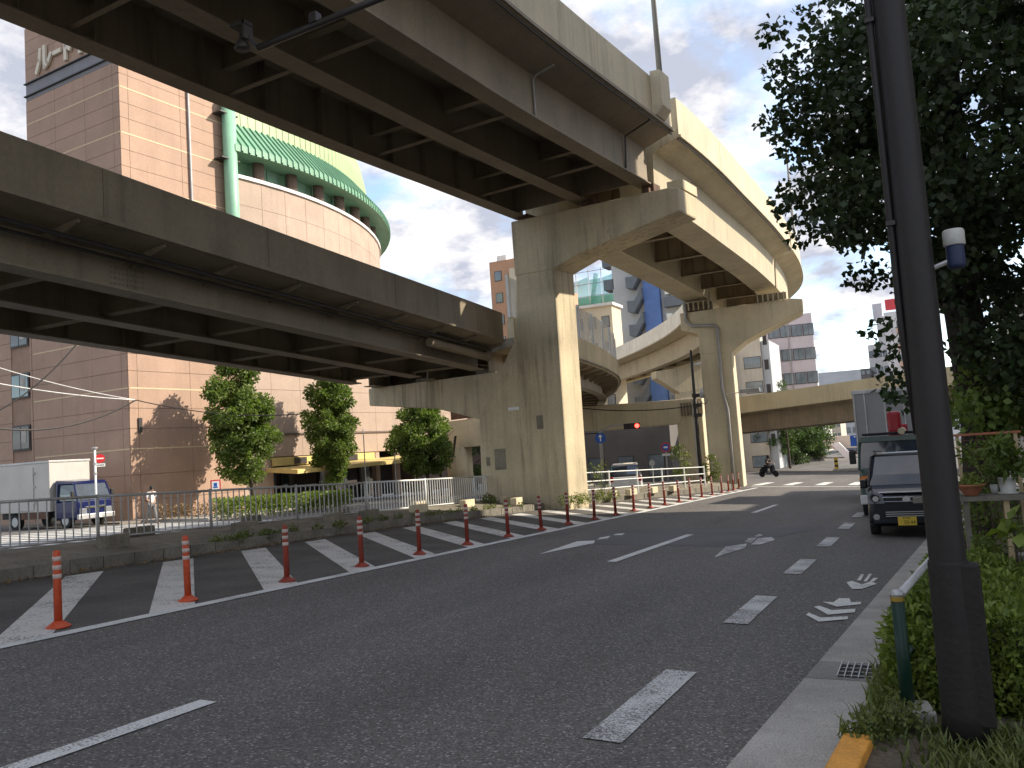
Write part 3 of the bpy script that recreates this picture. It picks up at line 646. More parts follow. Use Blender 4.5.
# pier under the far curl
fC = min(UF, key=lambda f: abs(f[0][1] - 76)); uC = np.array(fC[1]); cC = np.array(fC[0][:2])
pC = thing('bridge_pier', 'distant T-shaped pier under the curling white parapet', 'bridge pier', on(cC[0] - 3, cC[1], 0))
k = MB(); wallpoly(k, [(-.3, 8.3), (-6.6, 7.7), (-6.6, 7.1), (-4.6, 5.7), (-2.8, 5.9), (-.3, 7.6)], uC, cC, 1.5, -.7); k.build('crossbeam', 'concrete_pale', pC)
k = MB(); wallpoly(k, [(-2.8, -2.4), (-2.8, 5.9), (-4.6, 5.75), (-4.6, -2.4)], uC, cC, 1.4, -.65); k.build('column', 'concrete_pale', pC)
# flyover crossing the far end of the street
fA, fB = atD(740, 397, 82), atD(905, 373, 70); dF = (fB - fA) / np.linalg.norm((fB - fA)[:2])
cf = [fA + dF * s for s in np.arange(-40, 60, 1.5)]
cf = [np.array([p[0], p[1], float(fA[2] + dF[2] * max(-22, min(t, 25)))]) for p, t in zip(cf, np.arange(-40, 60, 1.5))]
FF = frames_of(cf)
fl = thing('flyover', 'long cream flyover crossing over the street in the distance', 'viaduct', on(2, 76, 0))
for i in range(0, len(FF) - 1, 6):
    k = MB(); k.sweep([(-.0, -1.55), (0, 0), (-.25, 0), (-.25, -1.55)], FF[i:i + 7]); k.build('parapet_panel', 'flyover_cream', fl)
    k = MB(); k.sweep([(-8.8, -1.3), (-8.8, 0), (-8.55, 0), (-8.55, -1.3)], FF[i:i + 7]); k.build('parapet_panel', 'flyover_cream', fl)
k = MB(); k.sweep([(-.2, -1.3), (-.2, -1.56), (-.9, -1.75), (-8.2, -1.75), (-8.7, -1.5), (-8.7, -1.3)], FF); k.build('deck_slab', 'concrete', fl)
for a in (-1.2, -3.4, -5.6, -7.8):
    k = MB(); k.sweep([(a - .2, -1.74), (a + .2, -1.74), (a + .25, -3.4), (a - .25, -3.4)], FF); k.build('girder', 'steel_olive', fl)
for i in range(8, len(FF), 9):
    k = MB(); f_ = FF[i]; k.box(fpt(f_, -.6, -1.72), (.35, .35, .4)); k.build('lamp_box', 'concrete_pale', fl)
for s_, nm in ((45, 'r'), (-30, 'l')):
    f_ = FF[int((s_ + 40) / 1.5)]; q = fpt(f_, -4.4, 0); k = MB(); zb = gz(q.x, q.y); k.box((q.x, q.y, (zb + f_[0][2] - 3.4) / 2), (1.8, 1.8, f_[0][2] - 3.4 - zb)); k.build('pier', 'concrete', fl)

# ================================================================== HOTEL
hz = Matrix.Rotation(-a4, 3, 'Z')                 # local x = out into the street, local y = along the street face
def hv(s, o, z): p = hp(s, o); return Vector((p[0], p[1], z))
hot = thing('hotel', 'brown tiled hotel tower with pale green curved roof wing', 'building', hv(0, 0, gz(*HC)))
GZ = gz(*HC) - .3
k = MB()
k.prism([hv(.05, -.05, GZ), hv(.05, -8.8, GZ), hv(7.7, -8.8, GZ), hv(7.7, -.05, GZ)], (0, 0, 24.7 - GZ)); k.build('tower_wall', 'hotel_joint', hot)
k = MB(); k.prism([hv(.05, -8.9, GZ), hv(.05, -34, GZ), hv(12, -34, GZ), hv(12, -8.9, GZ)], (0, 0, 14 - GZ)); k.build('rear_wall', 'hotel_joint', hot)
def rowz(z0, lines, per=3):
    r = []; edges = [z0] + lines
    for a, c in zip(edges[:-1], edges[1:]):
        for i in range(per): r.append((a + (c - a) * i / per, a + (c - a) * (i + 1) / per))
    return r
lines_z = [3.14, 6.43, 9.25, 12.1, 14.95, 17.8, 20.63, 23.24]
rows = rowz(GZ, lines_z) + [(23.24, 24.0), (24.0, 24.7)]
for z0, z1 in rows:
    for s0, s1q in ((0.0, .55), (.55, 4.0), (4.0, 7.7)):
        piece(hot, 'wall_panel', hv((s0 + s1q) / 2, -.02, (z0 + z1) / 2), (.06, s1q - s0 - .022, z1 - z0 - .022), 'hotel_tile', hz)
    for s0, s1q in ((0.03, .55), (.55, 3.1), (3.1, 5.95), (5.95, 8.86)):
        piece(hot, 'wall_panel', hv(.02, -(s0 + s1q) / 2, (z0 + z1) / 2), (s1q - s0 - .022, .06, z1 - z0 - .022), 'hotel_tile', hz)
    if z1 < 14.1:
        for s0, s1q in ((8.9, 9.1), (11.05, 14), (14, 17), (17, 20)):
            piece(hot, 'wall_panel', hv(.02, -(s0 + s1q) / 2, (z0 + z1) / 2), (s1q - s0 - .022, .06, z1 - z0 - .022), 'hotel_tile', hz)
for lz in lines_z:
    piece(hot, 'trim_line', hv(3.86, .012, lz), (.02, 7.65, .07), 'hotel_line', hz); piece(hot, 'trim_line', hv(-.012, -4.4, lz), (8.75, .02, .07), 'hotel_line', hz)
piece(hot, 'coping', hv(3.9, -.1, 24.78), (.5, 7.7, .12), 'white_metal', hz)
# grey band and sign block over the corner
k = MB(); k.prism([hv(-.0, -.0, 24.72), hv(0, -8.83, 24.72), hv(3, -8.83, 24.72), hv(3, 0, 24.72)], (0, 0, 1.0)); k.build('roof_band', 'hotel_band', hot)
for z_ in (24.98, 25.76): piece(hot, 'band_moulding', hv(-.04, -4.43, z_), (8.95, .16, .06), 'frame_dark', hz)
k = MB(); k.prism([hv(.05, -.05, 25.8), hv(.05, -8.78, 25.8), hv(3, -8.78, 25.8), hv(3, -.05, 25.8)], (0, 0, 3.4)); k.build('sign_block', 'hotel_joint', hot)
for i in range(4):
    for s0, s1q in ((0.03, 3.1), (3.1, 5.95), (5.95, 8.86)): piece(hot, 'wall_panel', hv(.02, -(s0 + s1q) / 2, 26.23 + i * .87), (s1q - s0 - .02, .06, .85), 'hotel_tile', hz)
def stroke(k, p0, p1, w, org, sc):
    """bar of a raised letter on the camera-facing wall; x runs to the right (towards the street corner)"""
    a = np.array(p0) * sc + org; c = np.array(p1) * sc + org; d = (c - a) / np.linalg.norm(c - a); n = np.array([-d[1], d[0]]) * w / 2; a = a - d * w * .3; c = c + d * w * .3
    k.prism([hv(-.18, -(8.86 - q[0]), q[1]) for q in (a - n, c - n, c + n, a + n)], tuple(hz @ Vector((0, .13, 0))))
GLY = {'ru': [((.30, .9), (.24, .45)), ((.24, .45), (.02, .02)), ((.55, .95), (.55, .1)), ((.55, .1), (.75, .22)), ((.75, .22), (.98, .55))],
       'bar': [((.08, .48), (.92, .48))], 'to': [((.35, .97), (.35, .02)), ((.35, .58), (.85, .34))],
       'i': [((.9, .95), (.55, .68)), ((.55, .68), (.05, .45)), ((.56, .66), (.56, .02))], 'n': [((.1, .88), (.4, .7)), ((.08, .05), (.55, .2)), ((.55, .2), (.95, .68))],
       'ho': [((.05, .7), (.95, .7)), ((.5, .98), (.5, .02)), ((.28, .5), (.1, .18)), ((.72, .5), (.92, .18))], 'te': [((.2, .9), (.8, .9)), ((.05, .6), (.95, .6)), ((.52, .6), (.45, .3)), ((.45, .3), (.25, .02))]}
x = 1.35
for gch, wd in (('ru', 1.7), ('bar', .85), ('to', 1.0), ('i', 1.3), ('n', 1.3)):
    k = MB()
    for p0, p1 in GLY[gch]: stroke(k, p0, p1, .25, np.array([x, 26.05]), np.array([wd * .92, 1.5]))
    k.build('sign_letter', 'sign_letter', hot); x += wd + .03
x = 2.35
for gch in ('ho', 'te', 'ru'):
    k = MB()
    for p0, p1 in GLY[gch]: stroke(k, p0, p1, .13, np.array([x, 27.95]), np.array([.9, .95]))
    k.build('sign_letter', 'sign_letter', hot); x += 1.15
# conduit and green downpipe
k = MB(); k.tube([hv(4.55, .12, 10.5), hv(4.55, .12, 24.6)], .07, 8); k.build('conduit', 'galv', hot)
k = MB(); k.tube([hv(7.25, .5, 10.5), hv(7.25, .5, 24.7)], .42, 14); gp = k.build('downpipe', 'pipe_green', hot, smooth=True)
for z_ in (20.8, 23.7): piece(gp, 'pipe_bracket', hv(7.1, .3, z_), (.9, 1.4, .07), 'frame_dark', hz)
# camera-side windows
for zc_ in (4.4, 7.5, 10.6):
    k = MB(); k.prism([hv(.0, -9.15, zc_ - .75), hv(.0, -11.0, zc_ - .75), hv(.0, -11.0, zc_ + .75), hv(.0, -9.15, zc_ + .75)], tuple(hz @ Vector((0, -.06, 0)))); w_ = k.build('window', 'frame_dark', hot)
    for s0, s1q in ((9.25, 10.05), (10.12, 10.9)): piece(w_, 'pane', hv(-.07, -(s0 + s1q) / 2, zc_), (s1q - s0, .03, 1.3), 'glass', hz)
    piece(w_, 'curtain', hv(-.09, -9.75, zc_ + .1), (.5, .02, .8), 'curtain', hz)
for zc_ in (2.2,):
    piece(hot, 'vent', hv(.6, .05, 4.4), (.1, .22, .8), 'frame_dark', hz)
# curved wing
DC = Vector((-66.17, 45.63, 0)); RB = 29.0
def dp(r, deg, z): return Vector((DC.x + r * math.cos(R(deg)), DC.y + r * math.sin(R(deg)), z))
def arc_wall(k, r, d0, d1, z0, z1, th=.3, n=30):
    A = [d0 + (d1 - d0) * i / n for i in range(n + 1)]; V = []
    for d in A: V += [dp(r, d, z0), dp(r, d, z1), dp(r - th, d, z1), dp(r - th, d, z0)]
    k.add(V, [(4 * i + j, 4 * i + 4 + j, 4 * i + 4 + (j + 1) % 4, 4 * i + (j + 1) % 4) for i in range(n) for j in range(4)] + [(0, 1, 2, 3), (4 * n, 4 * n + 3, 4 * n + 2, 4 * n + 1)])
k = MB(); arc_wall(k, RB - .05, -12, 62, 8, 20.0, 2); k.build('curved_wall', 'hotel_joint', hot)
for i in range(18):
    d = -11.5 + 4 * i
    for j in range(6):
        piece(hot, 'curved_panel', dp(RB - .03, d + 2, 9 + 1.86 * j + .93), (.09, 2.0, 1.84), 'hotel_low', Matrix.Rotation(R(d + 2), 3, 'Z'))
k = MB(); arc_wall(k, RB + .16, -12, 62, 20.0, 20.22, .5); k.build('coping', 'white_metal', hot)
k = MB(); arc_wall(k, RB - 1.2, -12, 62, 20, 23.6, .2); k.build('window_wall', 'pipe_green', hot)
for i in range(12):
    d = -11 + 6 * i
    k = MB(); q = dp(RB - .45, d + 4, 20.1); k.tube([q, q + Vector((0, 0, 2.4))], .38, 12); k.build('pillar', 'pillar_brown', hot, smooth=True)
    for e in (0, 1): piece(hot, 'window', dp(RB - 1.17, d + 5.5 + 2.3 * e, 21.05), (.1, 1.05, 1.55), 'window_green', Matrix.Rotation(R(d + 5.5 + 2.3 * e), 3, 'Z'))
# canopy sheets: one standing-seam sheet shared and turned about the drum
def turned(k, name, m, parent, degs):
    me = bpy.data.meshes.new(name); me.from_pydata(k.v, [], k.f); me.materials.append(MATS[m]); me.update()
    for d in degs:
        o = bpy.data.objects.new(name, me); COL.objects.link(o); o.parent = parent; o.location = DC - WL[parent.name]; o.rotation_euler = (0, 0, R(d)); WL[o.name] = WL[parent.name]
st = 1.0; h_ = R(st / 2)
def rp(r, a, z): return (r * math.cos(a), r * math.sin(a), z)
k = MB(); pr = [(30.0, 21.35), (30.0, 21.75), (28.2, 23.9)]
for (r0, z0), (r1, z1) in zip(pr[:-1], pr[1:]):
    k.add([rp(r0, -h_, z0), rp(r0, h_ * .7, z0), rp(r1, h_ * .7, z1), rp(r1, -h_, z1)], [(0, 1, 2, 3)])
    k.add([rp(r0 + .07, h_ * .62, z0 + .07), rp(r0 + .07, h_, z0 + .07), rp(r1 + .07, h_, z1 + .07), rp(r1 + .07, h_ * .62, z1 + .07)], [(0, 1, 2, 3)])
    k.add([rp(r0 + .07, h_ * .62, z0 + .07), rp(r1 + .07, h_ * .62, z1 + .07), rp(r1, h_ * .62, z1 - .03), rp(r0, h_ * .62, z0 - .03)], [(0, 1, 2, 3)])
    k.add([rp(r0 + .07, h_, z0 + .07), rp(r1 + .07, h_, z1 + .07), rp(r1, h_, z1 - .03), rp(r0, h_, z0 - .03)], [(0, 1, 2, 3)])
k.add([rp(30.0, -h_, 21.35), rp(30.0, h_, 21.35), rp(27.8, h_, 21.6), rp(27.8, -h_, 21.6)], [(0, 1, 2, 3)])
turned(k, 'canopy_sheet', 'canopy_green', hot, [-12 + st * i for i in range(74)])
k = MB(); pr = [(28.15, 23.3), (28.15, 25.3), (27.8, 27), (27.0, 28.6), (25.6, 30.0), (23.4, 31.2), (20, 32)]; st = 1.25; h_ = R(st / 2)
for (r0, z0), (r1, z1) in zip(pr[:-1], pr[1:]):
    k.add([rp(r0, -h_, z0), rp(r0, h_ * .92, z0), rp(r1, h_ * .92, z1), rp(r1, -h_, z1)], [(0, 1, 2, 3)])
    k.add([rp(r0 + .03, h_ * .86, z0), rp(r0 + .03, h_ * 1.0, z0), rp(r1 + .03, h_ * 1.0, z1), rp(r1 + .03, h_ * .86, z1)], [(0, 1, 2, 3)])
turned(k, 'roof_sheet', 'wall_green', hot, [-12 + st * i for i in range(76)])
k = MB(); arc_wall(k, 28.0, -12, 83, 23.45, 26, 3); k.build('roof_drum', 'wall_green', hot)
# lower street wall and entrance
k = MB(); k.prism([hv(7.7, -.08, 2.3), hv(36, -.08, 2.3), hv(36, -8, 2.3), hv(7.7, -8, 2.3)], (0, 0, 7.2)); k.build('street_wall', 'hotel_joint', hot)
for i in range(11):
    for j in range(5):
        z0 = 2.3 + j * 1.44
        piece(hot, 'wall_panel', hv(7.7 + (i + .5) * 2.57, -.05, z0 + .72), (.07, 2.55, 1.42), 'hotel_low', hz)
piece(hot, 'trim_line', hv(21.9, .03, 3.75), (.08, 28.2, .12), 'pillar_brown', hz)
k = MB(); k.prism([hv(7.7, -.1, GZ), hv(10.2, -.1, GZ), hv(10.2, -8, GZ), hv(7.7, -8, GZ)], (0, 0, 2.3 - GZ)); k.build('street_pier', 'hotel_low', hot)
k = MB(); k.prism([hv(25.5, -.1, GZ), hv(36, -.1, GZ), hv(36, -8, GZ), hv(25.5, -8, GZ)], (0, 0, 2.3 - GZ)); k.build('street_pier', 'pillar_brown', hot)
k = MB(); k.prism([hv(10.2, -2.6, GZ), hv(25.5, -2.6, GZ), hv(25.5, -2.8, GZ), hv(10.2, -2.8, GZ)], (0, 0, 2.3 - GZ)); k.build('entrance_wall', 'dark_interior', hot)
for s_ in (11.5, 13.2, 16.8, 18.6, 21.2):
    k = MB(); k.prism([hv(s_, -2.5, GZ + .3), hv(s_ + 1.2, -2.5, GZ + .3), hv(s_ + 1.2, -2.5, 1.6), hv(s_, -2.5, 1.6)], tuple(hz @ Vector((.06, 0, 0)))); w_ = k.build('door', 'frame_dark', hot)
    piece(w_, 'pane', hv(s_ + .6, -2.42, .4), (.03, 1.0, 2.0), 'glass', hz)
for s_ in (15.5, 20.6, 23.0): piece(hot, 'entrance_pillar', hv(s_, -.3, (GZ + 2.3) / 2), (.4, .45, 2.3 - GZ), 'hotel_low', hz)
k = MB(); k.prism([hv(9.6, 2.6, 1.15), hv(24.3, 2.6, 1.42), hv(24.3, -.1, 1.62), hv(9.6, -.1, 1.35)], (0, 0, .26)); k.build('awning', 'yellow_awning', hot)
k = MB(); k.prism([hv(10.0, .02, 1.7), hv(20, .02, 1.8), hv(20, .02, 2.25), hv(10.0, .02, 2.25)], tuple(hz @ Vector((.12, 0, 0)))); k.build('fascia_sign', 'yellow_awning', hot)
for s_ in (12.4, 17.5): piece(hot, 'fascia_opening', hv(s_, .17, 1.98), (.05, 1.1, .42), 'frame_dark', hz)
for i, s_ in enumerate((15.0, 18.2, 20.4)):
    q = hv(s_, 3.4, gz(*hp(s_, 3.4)) + .1); fp = thing('flagpole', ['slim pale flagpole left of the second street tree by the hotel entrance', 'tall thin flagpole just right of the second street tree', 'thin flagpole between the second and third street trees'][i], 'flagpole', q)
    k = MB(); k.tube([q, q + Vector((0, 0, 4.8 + .3 * i))], [.05, .03], 8); k.build('pole', 'galv', fp); k = MB(); k.lathe([(.0, -.05), (.05, 0), (0, .05)], q + Vector((0, 0, 4.85 + .3 * i)), 8); k.build('finial', 'galv', fp)

# ================================================================== BACKGROUND BUILDINGS
def facade(parent, o, u, W, rowz_, cols, ww, wh, m='glass_pale', fm='frame_dark', proud=.04, ribbon=False):
    """windows (frame > pane) on the wall through o (3d) along u (2d unit), outward normal to the right of u"""
    nrm = Vector((u[1], -u[0], 0)); Q = Matrix(((u[0], nrm.x, 0), (u[1], nrm.y, 0), (0, 0, 1))); Q = Matrix.Rotation(math.atan2(u[1], u[0]), 3, 'Z')
    for z in rowz_:
        for c in range(cols):
            s = W * (c + .5) / cols; ctr = Vector((o[0] + u[0] * s, o[1] + u[1] * s, z))
            w_ = piece(parent, 'window', ctr + nrm * proud / 2, (ww + .14, proud, wh + .14), fm, Q)
            p_ = piece(parent, 'pane', ctr + nrm * (proud + .012), (ww, .03, wh), m, Q)
def block(name, label, cat, c, u, W, D, z0, z1, m):
    """box building: front wall starts at c, runs W along u; D deep to the left of u"""
    n = np.array([-u[1], u[0]]); t_ = thing(name, label, cat, (c[0], c[1], z0))
    k = MB(); P = [c, c + u * W, c + u * W + n * D, c + n * D]; k.prism([(p[0], p[1], z0) for p in P], (0, 0, z1 - z0)); k.build('wall', m, t_)
    return t_
mat('tower_grey', (.44, .45, .47), .8, .08, .5, 12, .05); mat('balcony_grey', (.13, .15, .18), .7, .1); mat('stripe_blue', (.09, .17, .42), .6, .08)
mat('wall_cream', (.58, .50, .38), .8, .08, .4, 12, .05, streak=.15); mat('wall_orange', (.48, .27, .17), .8, .1, .4, 12, .05, streak=.1); mat('wall_white', (.66, .64, .63), .8, .08, .4, 12, .05, streak=.12)
mat('wall_pink', (.58, .50, .52), .8, .07, .4, 12, .05, streak=.1); mat('wall_beige', (.52, .46, .38), .8, .08, .4, 12, .05, streak=.15); mat('net_green', (.14, .46, .36), .8, .25, 1.2, alpha=.42); mat('sign_red', (.62, .06, .07), .5)
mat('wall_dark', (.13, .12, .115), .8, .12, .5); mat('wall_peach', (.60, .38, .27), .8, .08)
def dpt(px, py, d): return atD(px, py, d)
def ztop(px, py, d): return atD(px, py, d)[2]
e1 = np.array([1., 0.])
def span(px0, px1, py, d): a = atD(px0, py, d); c = atY(px1, py, a[1]); return np.array(a[:2]), c[0] - a[0]
# grey tower with outside stair balconies and blue stripe
c_, W_ = span(616, 720, 330, 104); zt = ztop(616, 262, 104)
tw = block('apartment_tower', 'grey apartment tower with stepped balconies and a bright blue stripe', 'building', c_, e1, W_, 14, -4, zt, 'tower_grey')
s_blue = (atY(648, 330, c_[1])[0] - c_[0], atY(664, 330, c_[1])[0] - c_[0])
piece(tw, 'blue_stripe', (c_[0] + sum(s_blue) / 2, c_[1] - .3, (zt - 4) / 2), (s_blue[1] - s_blue[0], .9, zt + 4.5), 'stripe_blue')
xb0 = atY(633, 330, c_[1])[0]; xb1 = atY(648, 330, c_[1])[0]
for i in range(12):
    z = -3 + i * 2.9
    k = MB(); k.prism([(xb0, c_[1] - 1.5, z), (xb0 + .8, c_[1] - 1.5, z - .2), (xb1, c_[1] - 1.5, z + 1.5), (xb1, c_[1] - 1.5, z + 2.7), (xb0 + .9, c_[1] - 1.5, z + 1.25), (xb0, c_[1] - 1.5, z + 1.3)], (0, 1.5, 0)); k.build('stair_balcony', 'balcony_grey', tw)
    piece(tw, 'side_balcony', (c_[0] - .5, c_[1] + 1.2, z + 1.0), (1.3, 2.4, 1.3), 'balcony_grey')
    xr0 = atY(667, 330, c_[1])[0]; piece(tw, 'balcony', (xr0 + 2.9, c_[1] - .6, z + .6), (5.4, 1.3, 1.15), 'balcony_grey')
    piece(tw, 'window', (xr0 + 2.2, c_[1] - .05, z + 2.0), (1.5, .14, 1.2), 'glass_pale'); piece(tw, 'air_conditioner', (xr0 + .6, c_[1] - .4, z + 1.9), (.7, .4, .6), 'white_metal')
# brown tower left of the main pier
c_, W_ = span(491, 524, 290, 112); zt = ztop(491, 262, 112)
bt = block('apartment_tower', 'orange brown tower block beyond the low ramp, left of the nearest pier', 'building', c_, e1, W_, 12, -4, zt, 'wall_orange')
facade(bt, (c_[0], c_[1], 0), e1, W_, [zt - 2 - 2.9 * i for i in range(8)], 2, .9, 1.2)
piece(bt, 'tank', (c_[0] + 1.2, c_[1] + 2, zt + .5), (1.4, 1.4, 1.0), 'white_metal')
piece(bt, 'pale_bay', (c_[0] + W_ * .78, c_[1] - .25, (zt - 4) / 2 - .6), (W_ * .28, .5, zt + 2.5), 'wall_cream')
# building wrapped in green net
c_, W_ = span(520, 618, 300, 128); zt = ztop(590, 286, 128)
sc = block('netted_building', 'building under scaffolding wrapped in green safety netting', 'building', c_, e1, W_, 10, -4, zt - 2.5, 'wall_white')
for i in range(9):
    x = c_[0] + W_ * i / 8; k = MB(); k.tube([(x, c_[1] - 1, -4), (x, c_[1] - 1, zt + 1.4)], .06, 5); k.build('scaffold_pole', 'grey_pipe', sc)
    if i < 8:
        k = MB(); k.prism([(x + .1, c_[1] - 1.05, zt - 9), (x + W_ / 8 - .1, c_[1] - 1.05, zt - 9), (x + W_ / 8 - .1, c_[1] - 1.05, zt - .2 + .4 * (i % 2)), (x + .1, c_[1] - 1.05, zt - .2)], (0, .03, 0)); k.build('safety_net', 'net_green', sc)
for i in range(6):
    k = MB(); z = zt + 1.0 - i * 1.8; k.tube([(c_[0], c_[1] - 1.12, z), (c_[0] + W_, c_[1] - 1.12, z)], .05, 5); k.build('scaffold_rail', 'galv', sc)
k = MB(); x = c_[0] + W_ * .78; k.tube([(x - 1.2, c_[1] - 1.3, zt - 9), (x + .8, c_[1] - 1.3, zt + .5)], .35, 5); k.build('folded_net', 'net_green', sc)
# cream block in front of it
c_, W_ = span(574, 614, 340, 92); zt = ztop(590, 309, 92)
cb = block('apartment_block', 'cream apartment block with small windows right of the nearest pier', 'building', c_, e1, W_, 3, -4, zt, 'wall_cream')
facade(cb, (c_[0], c_[1], 0), e1, W_, [zt - 1.7 - 2.8 * i for i in range(5)], 3, .75, 1.1)
piece(cb, 'roof_ledge', (c_[0] + W_ / 2, c_[1] + 1.4, zt + .15), (W_ + .5, 3.4, .3), 'wall_white')
k = MB(); piece(cb, 'orange_balcony', (c_[0] - .2, c_[1] - .3, zt + .8), (1.7, 1.4, 2.0), 'wall_orange')
# office with ribbon windows behind the far pier
uo = np.array([math.cos(R(10)), math.sin(R(10))])
c_ = np.array(atD(769, 380, 116)[:2]); zt = ztop(803, 308, 110)
of = block('office_building', 'pale pink office block with long ribbon windows beyond the farther pier', 'building', c_, uo, 6.2, 14, -4, zt, 'wall_pink')
Qo = Matrix.Rotation(R(10), 3, 'Z'); no = np.array([uo[1], -uo[0]])
for i in range(7):
    z = zt - 2.2 - 3.25 * i
    for j in range(4):
        q = c_ + uo * (.45 + 1.5 * j + .68) + no * .03; w_ = piece(of, 'window', (q[0], q[1], z), (1.4, .1, 1.6), 'frame_dark', Qo)
        q = q + no * .06; piece(of, 'pane', (q[0] - .3 * uo[0], q[1] - .3 * uo[1], z), (.62, .03, 1.45), 'glass_pale', Qo); piece(of, 'pane', (q[0] + .36 * uo[0], q[1] + .36 * uo[1], z), (.62, .03, 1.45), 'glass_pale', Qo)
piece(of, 'drain_pipe', (*(c_ + uo * 3.05 + no * .1), (zt - 4) / 2), (.12, .12, zt + 4), 'grey_pipe', Qo)
# beige block with square windows next to it
c_, W_ = span(738, 766, 400, 104); zt = ztop(760, 338, 104)
bb = block('office_building', 'beige office block with small square windows just right of the farther pier', 'building', c_, e1, W_ * .96, 14, -4, zt, 'wall_beige')
facade(bb, (c_[0] + W_ * .35, c_[1], 0), e1, W_ * .58, [zt - 3.0 - 3.0 * i for i in range(6)], 2, .95, 1.3)
c_, W_ = span(766, 774, 400, 103); gs_ = block('stair_tower', 'narrow grey stair tower between the beige and pink offices', 'building', c_, e1, W_, 8, -4, ztop(768, 340, 103), 'tower_grey')
for i in range(6): piece(gs_, 'louvre', (c_[0] + W_ / 2, c_[1] - .03, 1 + i * 3), (W_ * .5, .06, 1.2), 'frame_dark')
# towers at right above the flyover
c_, W_ = span(886, 935, 340, 150); zt = ztop(890, 312, 150)
rb = block('apartment_tower', 'white and peach apartment tower with red rooftop sign beside the leaning dark pole', 'building', c_, e1, W_, 16, -4, zt, 'wall_white')
facade(rb, (c_[0] + 1.6, c_[1], 0), e1, W_ - 1.6, [zt - 2.4 - 3 * i for i in range(9)], 3, 1.2, 1.3)
for i in range(9): piece(rb, 'balcony', (c_[0] + W_ / 2 + .8, c_[1] - .5, zt - 3.4 - 3 * i), (W_ - 2.2, 1.1, .9), 'wall_peach')
piece(rb, 'rooftop_sign', (c_[0] + 2.6, c_[1] + 1, zt + 1.4), (4.4, .5, 1.9), 'sign_red')
c_, W_ = span(868, 889, 350, 158); zt = ztop(870, 345, 158)
wb = block('apartment_tower', 'white stepped apartment block left of the peach tower', 'building', c_, e1, W_ + 1, 14, -4, zt, 'wall_white')
facade(wb, (c_[0], c_[1], 0), e1, W_, [zt - 1.8 - 3 * i for i in range(7)], 3, .8, 1.1)
piece(wb, 'upper_storeys', (c_[0] + W_ * .78, c_[1] + 5, zt + 2.6), (W_ * .5, 8, 5.2), 'wall_white'); piece(wb, 'stair_head', (c_[0] + W_ * .62, c_[1] + 3, zt + 6.2), (1.6, 3, 3), 'tower_grey')
c_, W_ = span(860, 870, 365, 150); k_ = block('small_block', 'low brown roof block at the left foot of the white apartments', 'building', c_, e1, W_, 10, -4, ztop(862, 369, 150), 'wall_dark'); facade(k_, (c_[0], c_[1], 0), e1, W_, [ztop(862, 373, 150)], 2, .6, .7)
# far end of the street
for (p0, p1, pt, d, m, lab) in ((822, 842, 418, 200, 'wall_beige', 'far beige building at the end of the street beneath the flyover'), (840, 872, 414, 230, 'tower_grey', 'far grey building at the end of the street behind the blue sign'), (780, 826, 405, 180, 'wall_white', 'white block behind the green trees at the end of the street')):
    c_, W_ = span(p0, p1, 440, d); zt = ztop(p0, pt, d); q_ = block('far_building', lab, 'building', c_, e1, W_, 14, -4, zt, m)
    facade(q_, (c_[0], c_[1], 0), e1, W_, [zt - 1.6 - 2.9 * i for i in range(5) if zt - 1.6 - 2.9 * i > -1], 5, max(.5, W_ / 9), 1.3)
fb0, fb1 = atD(815, 441, 125), atD(872, 437, 125)
fbr = thing('footbridge', 'small pale footbridge crossing the far end of the street', 'footbridge', (fb0[0], fb0[1], -3))
k = MB(); k.prism([(fb0[0], fb0[1], fb0[2] - 1.3), (fb1[0] + 6, fb0[1], fb0[2] - 1.3), (fb1[0] + 6, fb0[1], fb0[2] + .5), (fb0[0], fb0[1], fb0[2] + .5)], (0, 2.5, 0)); k.build('deck', 'wall_beige', fbr)
q = atY(832, 450, fb0[1]); k = MB(); k.prism([(q[0], fb0[1] - 2, fb0[2] - .4), (q[0] + 1.2, fb0[1] - 2, fb0[2] - .4), (q[0] + 3.4, fb0[1] - 2, -3), (q[0] + 2.2, fb0[1] - 2, -3)], (0, 1.6, 0)); k.build('stair', 'wall_white', fbr)
k = MB(); k.box((fb0[0] + .6, fb0[1] + 1.2, -.6), (.8, .8, 4.8)); k.build('pillar', 'concrete', fbr)
# right-hand blocks (unseen, added and sized to shade the carriageway) and a building seen through the big tree
for (x0, y0, W_, D_, h, m, lab) in ((8.2, 5, 16, 28.4, 24.0, 'wall_beige', 'unseen tall block right of the camera, added to shade the road'), (8.2, 33.6, 14, 13.4, 9.5, 'wall_white', 'unseen low block right of the parked van, added to shade the road')):
    t_ = block('shade_building', lab, 'building', np.array([x0, y0]), np.array([1., 0.]), W_, D_, -3, h, m)
    facade(t_, (x0, y0 + D_, 0), np.array([0., -1.]), D_, [2.0 + 3.2 * i for i in range(int((h - 2) / 3.2))], max(3, int(D_ / 5)), 2.4, 1.7)
bh = block('house', 'pale two-tone house glimpsed through the big dark tree at the right edge', 'building', np.array([6.6, 80.]), e1, 16, 12, -4, 13, 'wall_white')
facade(bh, (6.6, 80, 0), e1, 16, [0.5, 3.6, 6.7, 9.8], 6, 1.3, 1.4)
# low block under the ramps, the shade there put into its dark wall colour
c_, W_ = span(500, 672, 460, 88); db = block('shop_building', 'low block under the ramps with the shade painted into its dark walls', 'building', c_, e1, W_, 10, -4, 3.2, 'wall_dark')
facade(db, (c_[0], c_[1], 0), e1, W_, [-.6], 6, 1.5, 1.9)
